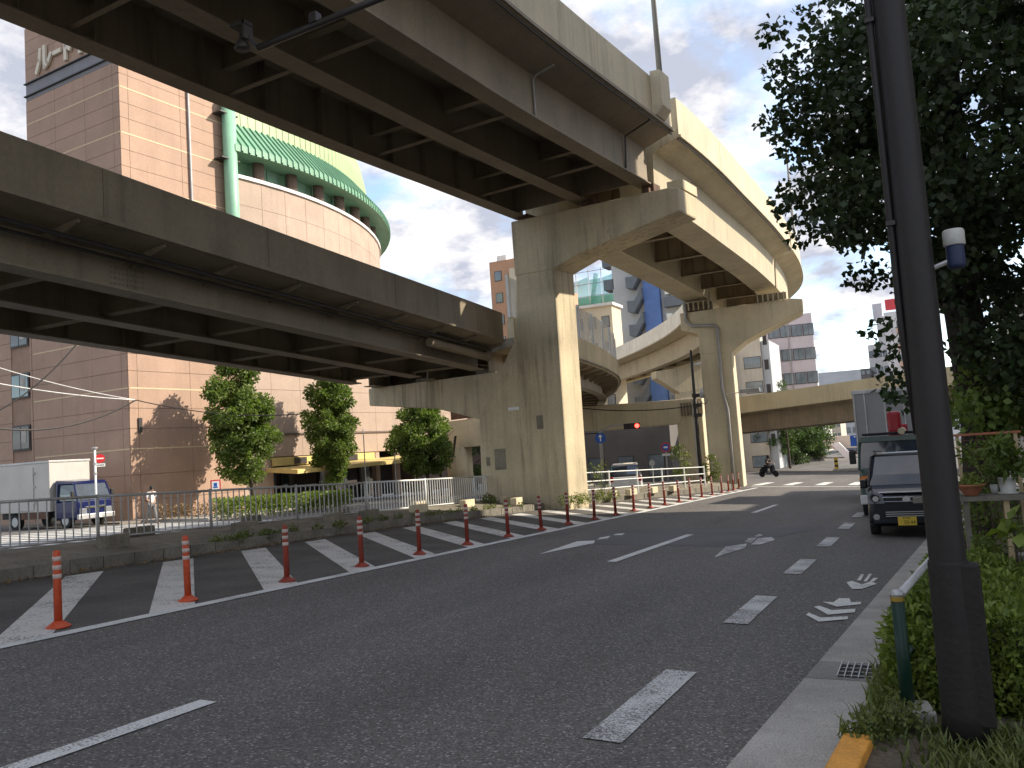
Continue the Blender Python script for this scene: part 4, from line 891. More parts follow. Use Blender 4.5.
# footbridge end left of the nearest pier
p = atD(452, 440, 62); fe = thing('bridge_stub', 'small concrete bridge end with rusty panel seen left of the nearest pier', 'bridge', (p[0], p[1], -1))
q0 = atY(440, 428, p[1]); q1 = atY(486, 428, p[1]); k = MB(); k.prism([(q0[0], p[1], q0[2] - 1.6), (q1[0] + 3, p[1], q0[2] - 1.4), (q1[0] + 3, p[1], q0[2] + .6), (q0[0], p[1], q0[2] + .4)], (0, 2, 0)); k.build('beam', 'concrete_pale', fe)
k = MB(); k.prism([(q0[0] + 1, p[1] - .05, q0[2] + .5), (q1[0] + 3, p[1] - .05, q0[2] + .7), (q1[0] + 3, p[1] - .05, q0[2] + 2), (q0[0] + 1, p[1] - .05, q0[2] + 1.8)], (0, .1, 0)); k.build('rusty_panel', 'rust', fe)
k = MB(); k.tube([(p[0] + .2, p[1] + .6, -1.8), (p[0] + .2, p[1] + .6, q0[2] - 1.5)], .95, 14); k.build('column', 'concrete', fe, smooth=True)
k = MB(); k.tube([(p[0] - .9, p[1] - .4, -1.6), (p[0] - .9, p[1] - .4, 1.4), (p[0] + .3, p[1] - .5, 1.6), (p[0] + .6, p[1] - .5, 3)], .09, 6); k.build('drain_pipe', 'dark_pipe', fe)
# more roofs to close the horizon
for i in range(14):
    x0 = -190 + i * 27 + random.uniform(-4, 4)
    yy = random.uniform(235, 300)
    if -40 < x0 + 8 < -6 and False: continue
    hh = random.uniform(9, 20); m = random.choice(['wall_beige', 'wall_white', 'tower_grey', 'wall_cream'])
    q_ = block('far_building', 'far low building number row closing the horizon', 'building', np.array([x0, yy]), e1, random.uniform(20, 26), 14, -4, hh, m)
    q_['group'] = 'row of far city blocks closing the horizon'; q_['label'] = '%s far city block from the left in the row closing the horizon' % ['first','second','third','fourth','fifth','sixth','seventh','eighth','ninth','tenth','eleventh','twelfth','thirteenth','fourteenth'][i]
    facade(q_, (x0, yy, 0), e1, 20, [1 + 3.1 * j for j in range(int((hh - 2) / 3.1))], 6, 1.6, 1.4)
ORD = ['first', 'second', 'third', 'fourth', 'fifth', 'sixth', 'seventh', 'eighth', 'ninth', 'tenth', 'eleventh', 'twelfth', 'thirteenth', 'fourteenth', 'fifteenth', 'sixteenth', 'seventeenth', 'eighteenth', 'nineteenth', 'twentieth', 'twenty-first', 'twenty-second', 'twenty-third']

# ================================================================== FENCES
def fence_run(label, pts, n_bars, h, m, bar_r=.014, base=.27):
    """balustrade: posts at pts (x, y), three rails, round bars between"""
    t_ = thing('guard_fence', label, 'fence', on(*pts[0], base))
    T = [Vector(on(p[0], p[1], base)) for p in pts]
    for q in T:
        k = MB(); k.tube([q, q + Vector((0, 0, h + .02))], .032, 8); k.build('post', m, t_, smooth=True)
    bar = MB(); bar.tube([(0, 0, .07), (0, 0, h - .03)], bar_r, 6); me = bpy.data.meshes.new('bar'); me.from_pydata(bar.v, [], bar.f); me.materials.append(MATS[m])
    for a, c in zip(T[:-1], T[1:]):
        for z, r in ((h - .02, .026), (.07, .02)):
            k = MB(); k.tube([a + Vector((0, 0, z)), c + Vector((0, 0, z))], r, 8); k.build('rail', m, t_, smooth=True)
        nb = max(2, int((c - a).length / n_bars))
        for i in range(1, nb):
            o = bpy.data.objects.new('bar', me); COL.objects.link(o); o.parent = t_; o.location = a.lerp(c, i / nb) - WL[t_.name]; WL[o.name] = WL[t_.name]
    return t_
fx = lambda y: float(np.interp(y, [-4, 10, 16, 22, 27.5], [-15.0, -14.6, -14.1, -13.75, -13.5]))
def fy(px):
    lo, hi = -4., 28.
    for _ in range(40):
        m = (lo + hi) / 2; c_ = MC.T @ (on(fx(m), m, .5) - CAM)
        if 512 + F_PX * c_[0] / c_[2] < px: lo = m
        else: hi = m
    return lo
fence_run('dull grey railing with widely spaced bars along the left island', [(fx(y), y) for y in [fy(p) for p in (-330, -160, -30, 98, 211, 297, 366)]], .16, .88, 'fence_grey', base=.22)
fence_run('bright sunlit railing with close bars ending at the nearest pier', [(fx(y), y) for y in [fy(p) for p in (367.5, 426, 475, 516)]], .125, .88, 'white_metal', .013, base=.22)
# three-rail white guard rail right of the nearest pier
t_ = thing('guard_rail', 'low white rail fence behind the red posts, right of the nearest pier', 'fence', on(-11.2, 31, .27))
gp_ = [(-11.25 + .135 * (y - 29), y) for y in (28.2, 30.6, 33.0, 35.4, 37.8, 40.2)]
for q in gp_:
    k = MB(); c = Vector(on(*q, .2)); k.tube([c, c + Vector((0, 0, .95))], .035, 8); k.build('post', 'white_metal', t_)
for z in (.28, .58, .9):
    k = MB(); k.tube([Vector(on(*q, .2)) + Vector((0, 0, z)) for q in gp_], .021, 8); k.build('rail', 'white_metal', t_)
# concrete blocks along the island
spots = [(-13.3, 7.3), (-14.9, 8.9), (-13.25, 10.6), (-14.6, 12.3), (-13.2, 13.8), (-14.5, 15.4), (-13.05, 16.6), (-12.95, 17.9), (-14.2, 18.4), (-13.0, 20.3), (-14.0, 21.9), (-12.9, 22.9), (-13.9, 24.0), (-12.6, 25.0), (-11.9, 24.3), (-10.6, 29.6), (-10.4, 31.2), (-10.1, 33.0), (-9.8, 34.8)]
for i, (x, y) in enumerate(spots):
    base = 'pale' if y > 18.8 else 'grey'
    near = ['in front of the fence', 'behind the fence bars'][0 if x > fx(min(max(y, -4), 27)) else 1] if y < 26 else 'by the white guard rail'
    t_ = thing('concrete_block', '%s concrete block %s, %s of all the blocks from the left' % (base, near, ORD[i]), 'concrete block', on(x, y, .2), random.uniform(-.15, .15), 'loose concrete blocks on the island')
    k = MB(); k.box((0, 0, .11), (.22, random.uniform(.5, .62), .24)); k.build('block', 'concrete_pale' if y > 18.8 else 'concrete_dark', t_, local=True, bevel=.015)

# ================================================================== DELINEATOR POSTS
def make_post(label, m):
    t_ = thing('delineator_post', label, 'road post', (0, 0, 0), 0, 'delineator posts along the hatched edge')
    k = MB(); k.lathe([(.12, 0), (.12, .018), (.07, .05), (.045, .07)], (0, 0, 0), 16); k.build('base', m, t_, local=True, smooth=True)
    k = MB(); k.lathe([(.040, .05), (.039, .5), (.038, .76), (.03, .785), (.0, .79)], (0, 0, 0), 14); k.build('pole', m, t_, local=True, smooth=True)
    for z in (.50, .59, .68):
        k = MB(); k.lathe([(.0395, z), (.0425, z + .003), (.0425, z + .042), (.0395, z + .045)], (0, 0, 0), 14); k.build('reflective_band', 'reflect_band', t_, local=True, smooth=True)
    return t_
pn = make_post('a', 'orange_post'); pf = make_post('b', 'red_post')
for i in range(22):
    y = 5.9 + 1.72 * i if i < 12 else 24.6 + (i - 11) * 1.75; x = -8.22 if i < 18 else -8.22 - .12 * (i - 18)
    src = pn if i < 2 else pf
    o = src if i in (0, 2) else copy_tree(src)
    o.location = on(x + random.uniform(-.03, .03), y, .006); o.rotation_euler = (random.uniform(-.02, .02), random.uniform(-.02, .02), random.uniform(0, 3))
    o['label'] = '%s %s post from the left along the hatched edge' % (ORD[i], 'orange road' if i < 2 else 'dull red road')

# ================================================================== VEGETATION
def branches(k, base, top, n, spread, r0, up=.5):
    for i in range(n):
        t = .25 + .7 * i / n; p = base.lerp(top, t); a = i * 2.4 + random.uniform(-.4, .4); L_ = spread * (1.1 - .6 * t) * random.uniform(.7, 1.1)
        q = p + Vector((math.cos(a) * L_ * .5, math.sin(a) * L_ * .5, L_ * up * .5)); e = q + Vector((math.cos(a + .3) * L_ * .45, math.sin(a + .3) * L_ * .45, L_ * up * .7))
        r = r0 * (1 - .7 * t) * .45; k.tube([p, q, e], [r, r * .6, r * .2], 6)
def tree(name, label, base, h, r0, crown_c, crown_r, n_cl, cl_r, n_leaf, leaf, lm_='leaf_street', bm='bark', shape=1.):
    base = Vector(base); t_ = thing(name, label, 'tree', base)
    k = MB(); top = Vector((crown_c[0], crown_c[1], crown_c[2] + crown_r[2] * .7)); mid = base.lerp(top, .5) + Vector((random.uniform(-.1, .1), random.uniform(-.1, .1), 0))
    k.tube([base - Vector((0, 0, .1)), base + Vector((0, 0, .25)), base.lerp(mid, .5), mid, top], [r0 * 1.35, r0, r0 * .85, r0 * .6, r0 * .12], 10)
    branches(k, base.lerp(top, .2), top, 14, max(crown_r[0], crown_r[1]), r0); k.build('trunk', bm, t_, smooth=True)
    C = []; rr = []
    while len(C) < n_cl:
        d = rng.normal(size=3); d /= np.linalg.norm(d); q = d * (rng.uniform(.1, 1) ** .5)
        if q[2] < 0: q[:2] *= (1 - .35 * shape * abs(q[2]))
        else: q[:2] *= (1 - .45 * shape * q[2] ** 2)
        C.append(np.array(crown_c) + q * np.array(crown_r)); rr.append(cl_r * rng.uniform(.6, 1.3))
    leaves(n_leaf, clumps(C, rr), leaf, 'crown', lm_, t_)
    return t_
q = atX(254, 500, -34.3); b1 = on(q[0], q[1], .12)
tree('street_tree', 'leftmost street tree, tall and narrow, throwing its shadow on the hotel wall', b1, 7, .14, (b1[0] - .35, b1[1] - .35, 4.3), (2.15, 2.15, 3.9), 110, .55, 30000, .19)
q = atX(339, 500, -34.3); b2 = on(q[0], q[1], .12)
tree('street_tree', 'middle street tree, slim and bright green, before the hotel entrance', b2, 7, .12, (b2[0] - .2, b2[1] - .25, 4.2), (1.65, 1.65, 3.8), 90, .5, 25000, .19)
q = atX(430, 495, -30.5); b3 = on(q[0], q[1], .12)
tree('street_tree', 'darker street tree with round crown just left of the nearest pier', b3, 6, .15, (b3[0] - .3, b3[1], 3.0), (2.5, 2.4, 2.7), 100, .55, 26000, .2, 'leaf_street')
q = atD(470, 470, 75); b4 = on(q[0], q[1], .0)
tree('street_tree', 'dark leafy tree far back between the third street tree and the pier', b4, 7, .15, (b4[0], b4[1], 1.6), (2.6, 2.6, 3.4), 60, .6, 9000, .2, 'leaf_far')
for i, (px, d, w, zt, lab) in enumerate(((779, 104, 2.6, 4.3, 'dense far street tree nearest the beige office under the flyover'), (796, 108, 3.2, 5.2, 'middle far street tree under the flyover'), (814, 114, 2.6, 5.0, 'rightmost far street tree under the flyover, beside the footbridge'))):
    q = atD(px, 462, d); bb_ = on(q[0], q[1], 0); tree('street_tree', lab, bb_, 8, .16, (bb_[0], bb_[1], 1.9), (w * 1.25, w * 1.25, 4.2), 80, .75, 15000, .26, 'leaf_far')
q = atD(782, 380, 96); bb_ = on(q[0], q[1], 0); tree('street_tree', 'tree top showing just above the flyover in front of the pink office', bb_, 9, .14, (bb_[0], bb_[1], 4.6), (1.0, 1.0, 2.6), 22, .5, 2600, .2, 'leaf_far')
# big dark tree at right
bt_ = on(.62, 13.7, .06)
t_ = thing('roadside_tree', 'large dark roadside tree filling the upper right corner', 'tree', bt_)
B0 = Vector(bt_); k = MB()
k.tube([B0, B0 + Vector((0, 0, .4)), B0 + Vector((.05, 0, 2)), B0 + Vector((-.05, .1, 4)), B0 + Vector((.1, 0, 7)), B0 + Vector((0, 0, 9.5))], [.42, .31, .27, .24, .16, .04], 12)
for i in range(34):
    z = 3.2 + i * .18; a = i * 2.4; L_ = random.uniform(1.3, 2.2) * (1 - .35 * max(0, (z - 6) / 4)) * (.55 if z < 5 else 1); p = B0 + Vector((0, 0, z))
    m1 = p + Vector((math.cos(a) * L_ * .45, math.sin(a) * L_ * .45, .35)); e = p + Vector((math.cos(a + .2) * L_, math.sin(a + .2) * L_, .75 + random.uniform(-.5, .4)))
    k.tube([p, m1, e], [.07, .04, .01], 6)
k.build('trunk', 'bark_dark', t_, smooth=True)
C, rr = [], []
while len(C) < 330:
    d = rng.normal(size=3); d /= np.linalg.norm(d); q = d * (rng.uniform(.03, 1) ** .42) * np.array([3.3, 3.0, 4.3]) + np.array([1.65, 13.7, 6.05])
    if q[2] < 3.6 - .5 * min(q[0], 0) and q[0] < .35: continue
    C.append(q); rr.append(rng.uniform(.25, .62))
for (px, py) in ((775, 75), (772, 120), (790, 60), (785, 200), (800, 235), (795, 215), (892, 380), (900, 400), (895, 350), (880, 330), (775, 30), (810, 15)):
    q = atY(px, py, 13.0); C.append(q); rr.append(.26)
leaves(62000, clumps(C, rr, .75), .115, 'crown', 'leaf_big', t_, asp=.85)
q2 = [np.array([1.2 + rng.normal() * .5, 13.2 + rng.normal() * .6, 1.2 + rng.uniform(0, 1.2)]) for _ in range(18)]
leaves(2500, clumps(q2, .4), .11, 'low_foliage', 'leaf_street', t_, asp=.8)
# hedge at right
hd = thing('hedge', 'bright green clipped hedge around the dark pole at lower right', 'hedge', on(.9, 7.5, .06))
def hedge_fn(x0f, x1, y0, y1, h):
    def fn(n):
        y = rng.uniform(y0, y1, n); x = np.array([x0f(v) for v in y]); x = x + (x1 - x) * rng.uniform(0, 1, n); z = rng.uniform(0, 1, n)
        face = rng.uniform(0, 1, n); top = face < .45; left = (face >= .45) & (face < .75); frn = (face >= .75)
        x0 = np.array([x0f(v) for v in y]); dep = np.abs(rng.normal(0, .07, n))
        bum = .06 * np.sin(y * 5.1 + x * 3) + .05 * np.sin(x * 7.3) + .04 * np.sin(y * 11)
        z = np.where(top, 1 - dep, z); x = np.where(left, x0 + dep + bum * .7, x); y = np.where(frn, y0 + dep + .04 * np.sin(x * 9), y)
        gzv = np.array([gz(a, c) for a, c in zip(x, y)]); Z = gzv + .05 + z * (h + bum)
        d = np.zeros((n, 3)); d[top, 2] = 1.3; d[left, 0] = -1; d[frn, 1] = -1; d[:, 2] += .35
        return np.stack([x, y, Z], 1), d
    return fn
hf = hedge_fn(lambda y: -.37 + .066 * (y - 5.6), 2.4, 5.85, 9.6, .56)
leaves(42000, hf, .062, 'foliage', 'leaf_hedge', hd, asp=.42)
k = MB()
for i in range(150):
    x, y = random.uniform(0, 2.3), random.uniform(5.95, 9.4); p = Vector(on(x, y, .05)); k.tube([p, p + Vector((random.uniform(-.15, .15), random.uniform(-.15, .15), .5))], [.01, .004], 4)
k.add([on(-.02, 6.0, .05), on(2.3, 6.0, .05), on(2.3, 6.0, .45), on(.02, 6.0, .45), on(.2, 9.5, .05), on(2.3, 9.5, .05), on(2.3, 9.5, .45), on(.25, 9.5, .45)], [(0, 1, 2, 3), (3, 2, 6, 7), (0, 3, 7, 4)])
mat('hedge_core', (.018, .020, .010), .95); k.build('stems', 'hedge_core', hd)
# weeds, litter
def grass(label, name, pts, n, h, m, spread=.1):
    t_ = thing(name, label, 'weeds', pts[0]); t_['kind'] = 'stuff'
    k = MB()
    for i in range(n):
        p = Vector(random.choice(pts)) + Vector((random.gauss(0, spread), random.gauss(0, spread), 0)); p.z = gz(p.x, p.y) + p_dz
        a = random.uniform(0, 6.28); L_ = h * random.uniform(.4, 1.2); w = .006 + .004 * random.random(); s_ = Vector((math.cos(a), math.sin(a), 0)); sd_ = Vector((-s_.y, s_.x, 0)) * w
        m1 = p + s_ * L_ * .25 + Vector((0, 0, L_ * .65)); e = p + s_ * L_ * .65 + Vector((0, 0, L_ * .95)); k.add([p - sd_, p + sd_, m1 + sd_ * .8, m1 - sd_ * .8, e], [(0, 1, 2, 3), (3, 2, 4)])
    o = k.build(name, m, None); o['kind'] = 'stuff'; tag(o, label, 'weeds'); bpy.data.objects.remove(t_)
    return o
p_dz = .05
grass('wild grass and weeds spilling over the gutter below the hedge', 'weeds', [on(gut_l(y) + .62 + .1 * random.random(), y) for y in np.arange(5.2, 9.6, .12)], 2200, .16, 'leaf_weed', .07)
grass('short grass around the foot of the dark pole', 'grass', [on(x, y) for x in np.arange(-.1, 1.6, .1) for y in (4.5, 4.8, 5.1, 5.4)], 3600, .12, 'leaf_weed', .1)
def weed_leaves(label, ctrs, rad, n, sz, m='leaf_weed', nm='weeds'):
    o = leaves(n, clumps(ctrs, rad), sz, nm, m, None); o['kind'] = 'stuff'; tag(o, label, 'weeds'); return o
weed_leaves('leafy weeds at the foot of the green guard post', [on(gut_l(y) + .68 + random.uniform(-.12, .15), y, .12) for y in np.arange(5.1, 7.4, .12)], .13, 3600, .035)
weed_leaves('low weeds growing along the island kerb', [on(kerb_x(y) - .25 + random.uniform(-.15, .2), y, .2) for y in list(np.arange(12.2, 14.2, .25)) + list(np.arange(14.6, 24, .55))], .14, 3200, .06, 'leaf_weed')
weed_leaves('yellow green weeds around the base of the nearest pier', [on(x, y, .35) for x, y in ((-13.1, 24.6), (-12.9, 24.4), (-10.4, 24.7), (-10.2, 25.2), (-10.2, 25.9), (-10.1, 27), (-10.0, 28))], .25, 1500, .07, 'leaf_weed')
for i, (px, d, h) in enumerate(((684, 41, 2.0), (712, 43, 1.6), (602, 31, 1.4))):
    q = atD(px, 488, d); p = on(q[0], q[1], .15); t_ = thing('tall_weed', ['tallest yellow green weed clump before the white guard rail', 'smaller tall weed clump at the foot of the farther pier', 'thin dry weed stalks beside the nearest pier'][i], 'plant', p)
    k = MB()
    for j in range(7): k.tube([Vector(p), Vector(p) + Vector((random.uniform(-.3, .3), random.uniform(-.2, .2), h * random.uniform(.7, 1)))], [.012, .004], 4)
    k.build('stems', 'leaf_weed', t_); leaves(900 if i < 2 else 160, clumps([Vector(p) + Vector((random.uniform(-.4, .4), random.uniform(-.2, .2), h * random.uniform(.15, .95))) for _ in range(14)], .22), .1, 'foliage', 'leaf_weed', t_)
# dry leaf litter in the kerb channel
def litter(n):
    y = rng.uniform(4, 22, n); x = np.array([kerb_x(v) for v in y]) + np.abs(rng.normal(0, .12, n)); z = np.array([gz(a, c) for a, c in zip(x, y)]) + .014
    d = np.zeros((n, 3)); return np.stack([x, y, z], 1), d
o = leaves(1500, litter, .05, 'leaf_litter', 'leaf_dry', None); o['kind'] = 'stuff'; tag(o, 'dry fallen leaves gathered along the island kerb', 'leaves')
def litter2(n):
    y = rng.uniform(3.5, 5.2, n); x = rng.uniform(-.1, 1.4, n); z = np.array([gz(a, c) for a, c in zip(x, y)]) + .075; return np.stack([x, y, z], 1), np.zeros((n, 3))
o = leaves(160, litter2, .04, 'leaf_litter', 'leaf_dry', None); o['kind'] = 'stuff'; tag(o, 'dead leaves on the soil in front of the dark pole', 'leaves')
# hedges along the hotel pavement
for i, (p0, p1, X) in enumerate(((222, 300, -29.8), (302, 352, -29.8))):
    a = atX(p0, 510, X)[1]; c = atX(p1, 510, X)[1]; t_ = thing('low_hedge', ['low clipped hedge on the pavement left of the middle street tree', 'shorter hedge patch at the foot of the middle street tree'][i], 'hedge', on(X, a, .1))
    def fn(n, a=a, c=c, X=X):
        P = np.stack([rng.uniform(X - .8, X + .2, n), rng.uniform(a, c, n), np.zeros(n)], 1); P[:, 2] = [gz(x, y) + .1 + .95 * rng.uniform(0, 1) ** .6 for x, y in P[:, :2]]; d = np.tile([.6, -.3, .6], (n, 1)); return P, d
    leaves(5000, fn, .13, 'foliage', 'leaf_hedge', t_)
    k = MB()
    for j in range(12): p = Vector(on(X - .3, a + (c - a) * (j + .5) / 12, .05)); k.tube([p, p + Vector((0, 0, .8))], .03, 5)
    k.build('stems', 'bark', t_)
a = atX(165, 515, -35.2); o = leaves(1800, clumps([on(a[0] + .3 * j, a[1] + .7 * j, .5) for j in range(5)], .55), .1, 'foliage', 'leaf_dry', None); o.name = 'shrub'; tag(o, 'dry yellowish shrub at the hotel wall behind the walking person', 'shrub')

# ================================================================== VEHICLES
mat('paint_black', (.006, .006, .010), .3, .05, spec=.25, coat=.3); mat('paint_blue', (.007, .012, .07), .3, .05, spec=.3, coat=.3); mat('paint_white', (.68, .68, .68), .3, .04, coat=.6); mat('paint_silver', (.42, .43, .44), .35, .04, metal=.3, coat=.6)
mat('box_silver', (.48, .46, .43), .5, .06, metal=.15); mat('box_grey', (.27, .275, .285), .55, .06); mat('chrome', (.62, .62, .63), .12, .03, metal=1.); mat('lamp_glass', (.20, .21, .23), .1, .1, spec=.8); mat('lamp_red', (.45, .02, .02), .25); mat('lamp_orange', (.65, .20, .03), .3)
mat('plate_yellow', (.72, .50, .05), .5, .03); mat('plate_white', (.75, .75, .74), .5, .03); mat('ink', (.01, .012, .01), .6); mat('crane_red', (.34, .018, .028), .4, .1); mat('plastic_black', (.018, .018, .018), .55); mat('cab_green', (.03, .07, .06), .35, .05, coat=.5)
mat('windscreen', (.035, .045, .06), .04, .25, 1.5, 6, .1, spec=1.)
def ring(y, w0, w1, z0, z1, r=.08):
    """rounded cross-section (bottom half-width w0, top half-width w1)"""
    return [(-w0 + r, y, z0), (-w0, y, z0 + r), (-(w0 * .6 + w1 * .4) - .005, y, z0 * .6 + z1 * .4), (-w1, y, z1 - r), (-w1 + r, y, z1), (w1 - r, y, z1), (w1, y, z1 - r), ((w0 * .6 + w1 * .4) + .005, y, z0 * .6 + z1 * .4), (w0, y, z0 + r), (w0 - r, y, z0)]
def loft(rings):
    k = MB(); n = len(rings[0]); V = [p for r_ in rings for p in r_]
    F_ = [(i * n + j, i * n + (j + 1) % n, (i + 1) * n + (j + 1) % n, (i + 1) * n + j) for i in range(len(rings) - 1) for j in range(n)]
    F_ += [tuple(range(n))[::-1], tuple(range((len(rings) - 1) * n, len(rings) * n))]
    k.add(V, F_); return k
def wheel(parent, x, y, r, w, side):
    k = MB()
    prof = [(r * .62, -w / 2), (r * .95, -w / 2), (r, -w / 4), (r, w / 4), (r * .95, w / 2), (r * .62, w / 2)]
    n = 20; V = [(x + a, y + q * math.cos(2 * math.pi * i / n), r + q * math.sin(2 * math.pi * i / n)) for q, a in prof for i in range(n)]
    F_ = [(i * n + j, i * n + (j + 1) % n, (i + 1) * n + (j + 1) % n, (i + 1) * n + j) for i in range(len(prof) - 1) for j in range(n)] + [tuple(range(n)), tuple(range(5 * n, 6 * n))[::-1]]
    k.add(V, F_); wl = k.build('wheel', 'rubber', parent, local=True, smooth=False)
    k = MB(); xo = x + side * (w / 2 + .004)
    k.add([(xo, y + q * math.cos(2 * math.pi * i / 16), r + q * math.sin(2 * math.pi * i / 16)) for q in (r * .6, r * .2) for i in range(16)], [(i, (i + 1) % 16, 16 + (i + 1) % 16, 16 + i) for i in range(16)] + [tuple(range(16, 32))]); k.build('rim', 'galv', wl, local=True)
def lb(parent, nm, c, d, m, bevel=.01, rz=0, Q=None):
    k = MB(); k.box(c, d, rz, Q); return k.build(nm, m, parent, local=True, bevel=bevel)
slope_q = Matrix.Rotation(SLOPE, 3, 'X')
def place(o, x, y, rz=0., dz=0.): o.location = on(x, y, dz); o.rotation_euler = (-SLOPE * math.cos(rz), SLOPE * math.sin(rz) * 0, rz)
# ---- black kei van, front towards the camera (local -y is the front)
van = thing('parked_van', 'black boxy minivan with yellow number plate parked at the kerb', 'van', (0, 0, 0))
WL[van.name] = Vector((0, 0, 0))
loft([ring(0, .60, .58, .30, .80), ring(.05, .70, .66, .22, .86), ring(.22, .735, .71, .2, .93), ring(.50, .74, .72, .2, 1.0), ring(1.2, .74, .73, .2, 1.02), ring(3.25, .74, .72, .22, 1.02), ring(3.4, .70, .68, .3, 1.0)]).build('body', 'paint_black', van, local=True, smooth=False, bevel=.02)
loft([ring(.47, .70, .70, .97, 1.0, .01), ring(.62, .70, .665, .97, 1.2, .05), ring(.98, .70, .63, .97, 1.575, .06), ring(1.3, .70, .62, .97, 1.61, .06), ring(3.1, .70, .62, .97, 1.6, .06), ring(3.34, .69, .62, .97, 1.35, .06)]).build('glasshouse', 'windscreen', van, local=True)
loft([ring(.97, .645, .62, 1.55, 1.60, .02), ring(1.3, .65, .62, 1.56, 1.65, .03), ring(3.1, .65, .62, 1.56, 1.64, .03), ring(3.3, .645, .62, 1.52, 1.60, .02)]).build('roof', 'paint_black', van, local=True, smooth=True)
for sx in (-1, 1):
    k = MB(); k.tube([(sx * .705, .46, .99), (sx * .675, .66, 1.24), (sx * .64, .98, 1.57)], .028, 6); k.build('pillar', 'paint_black', van, local=True)
    k = MB(); k.tube([(sx * .715, 1.55, 1.0), (sx * .645, 1.6, 1.58)], .04, 6); k.build('pillar', 'paint_black', van, local=True)
    k = MB(); k.tube([(sx * .60, 1.2, 1.68), (sx * .60, 2.9, 1.68)], .018, 6); k.build('roof_rail', 'plastic_black', van, local=True)
    k = MB(); k.prism([(sx * .70, .06, .66), (sx * .40, -.005, .66), (sx * .42, .03, .84), (sx * .60, .08, .875), (sx * .71, .16, .86)], (0, -.035, 0)); hl = k.build('headlight', 'lamp_glass', van, local=True)
    k = MB(); k.lathe([(.001, 0), (.05, .01), (.055, .03)], (0, 0, 0), 12); k.v = [(sx * .55 + a, .0 - c - .02, .75 + b_) for a, b_, c in k.v]; k.build('lens', 'chrome', hl, local=True)
    k = MB(); k.lathe([(.001, .03), (.06, .03), (.065, 0), (.065, -.02)], (0, 0, 0), 14); k.v = [(sx * .56 + a, -.0 - c, .40 + b_) for a, b_, c in k.v]; fg = k.build('fog_lamp', 'chrome', van, local=True)
    lb(van, 'mirror', (sx * .80, .62, 1.03), (.14, .09, .18), 'paint_black', .03)
    for y_ in (.62, 2.85): wheel(van, sx * .65, y_, .285, .165, sx)
lb(van, 'grille', (0, -.005, .73), (.74, .04, .13), 'plastic_black'); lb(van, 'grille_bar', (0, -.032, .775), (.86, .03, .035), 'chrome'); lb(van, 'grille_bar', (0, -.032, .69), (.80, .03, .028), 'chrome')
lb(van, 'hood_trim', (0, .025, .865), (.98, .05, .03), 'chrome'); lb(van, 'lower_grille', (0, -.008, .45), (.80, .04, .13), 'plastic_black'); lb(van, 'bumper', (0, -.0, .30), (1.26, .09, .1), 'paint_black', .03)
for i in range(3): lb(van, 'grille_slat', (0, -.032, .41 + i * .04), (.78, .02, .012), 'galv', 0)
k = MB(); k.lathe([(.001, .012), (.055, .012), (.06, 0)], (0, 0, 0), 14); k.v = [(a * 1.3, -.045 - c, .735 + b_) for a, b_, c in k.v]; k.build('emblem', 'chrome', van, local=True)
pl_ = lb(van, 'number_plate', (-.02, -.06, .315), (.33, .012, .165), 'plate_yellow', 0)
text_mesh('52-44', .085, 'ink', 'plate_digits', pl_, (.02, -.068, .29), Matrix.Rotation(R(90), 3, 'X'), local=True); 
k = MB()
for i in range(4): k.box((-.08 + i * .035, -.067, .375), (.02, .003, .022))
k.build('plate_characters', 'ink', pl_, local=True)
k = MB(); k.tube([(-.45, .55, 1.02), (.1, .52, 1.015)], .01, 5); k.tube([(.05, .55, 1.02), (.5, .52, 1.015)], .01, 5); k.build('wiper', 'plastic_black', van, local=True)
place(van, -.53, 18.15, R(-1.5), .004)
# ---- crane truck behind it
ct = thing('crane_truck', 'dark flatbed truck with folded red crane behind the black van', 'truck', (0, 0, 0)); WL[ct.name] = Vector((0, 0, 0))
loft([ring(0, .86, .84, .35, 1.2), ring(.08, .92, .9, .32, 1.25), ring(1.6, .92, .9, .32, 1.25)]).build('cab', 'cab_green', ct, local=True, bevel=.02)
loft([ring(.06, .9, .9, 1.2, 1.26, .01), ring(.16, .9, .84, 1.2, 1.95, .06), ring(1.5, .9, .82, 1.2, 2.0, .06)]).build('cab_glass', 'windscreen', ct, local=True)
loft([ring(.1, .86, .82, 1.93, 2.06, .04), ring(1.58, .86, .82, 1.93, 2.08, .04)]).build('cab_roof', 'cab_green', ct, local=True)
for sx in (-1, 1):
    k = MB(); k.tube([(sx * .89, .06, 1.22), (sx * .83, .17, 1.95)], .035, 6); k.build('pillar', 'cab_green', ct, local=True)
    lb(ct, 'headlight', (sx * .62, -.02, .72), (.34, .05, .2), 'lamp_glass'); lb(ct, 'marker_lamp', (sx * .84, -.01, .95), (.12, .06, .14), 'lamp_orange'); lb(ct, 'mirror', (sx * 1.03, .15, 1.55), (.16, .1, .34), 'plastic_black', .02)
    for y_ in (.85, 3.9): wheel(ct, sx * .8, y_, .38, .24, sx)
lb(ct, 'bumper', (0, -.04, .46), (1.84, .12, .24), 'paint_white', .03); lb(ct, 'stripe', (0, -.012, 1.03), (1.7, .03, .07), 'lamp_orange', 0); lb(ct, 'bed', (0, 3.6, .95), (1.9, 3.4, .35), 'box_grey', .02); lb(ct, 'chassis', (0, 2.8, .6), (.9, 5, .3), 'plastic_black')
lb(ct, 'crane_post', (.0, 1.85, 1.6), (.34, .3, 1.5), 'crane_red', .03); cr_ = lb(ct, 'crane_head', (.0, 1.75, 2.45), (.34, .5, .6), 'crane_red', .08); lb(cr_, 'hook_block', (.24, 1.5, 2.25), (.16, .18, .26), 'crane_red', .03)
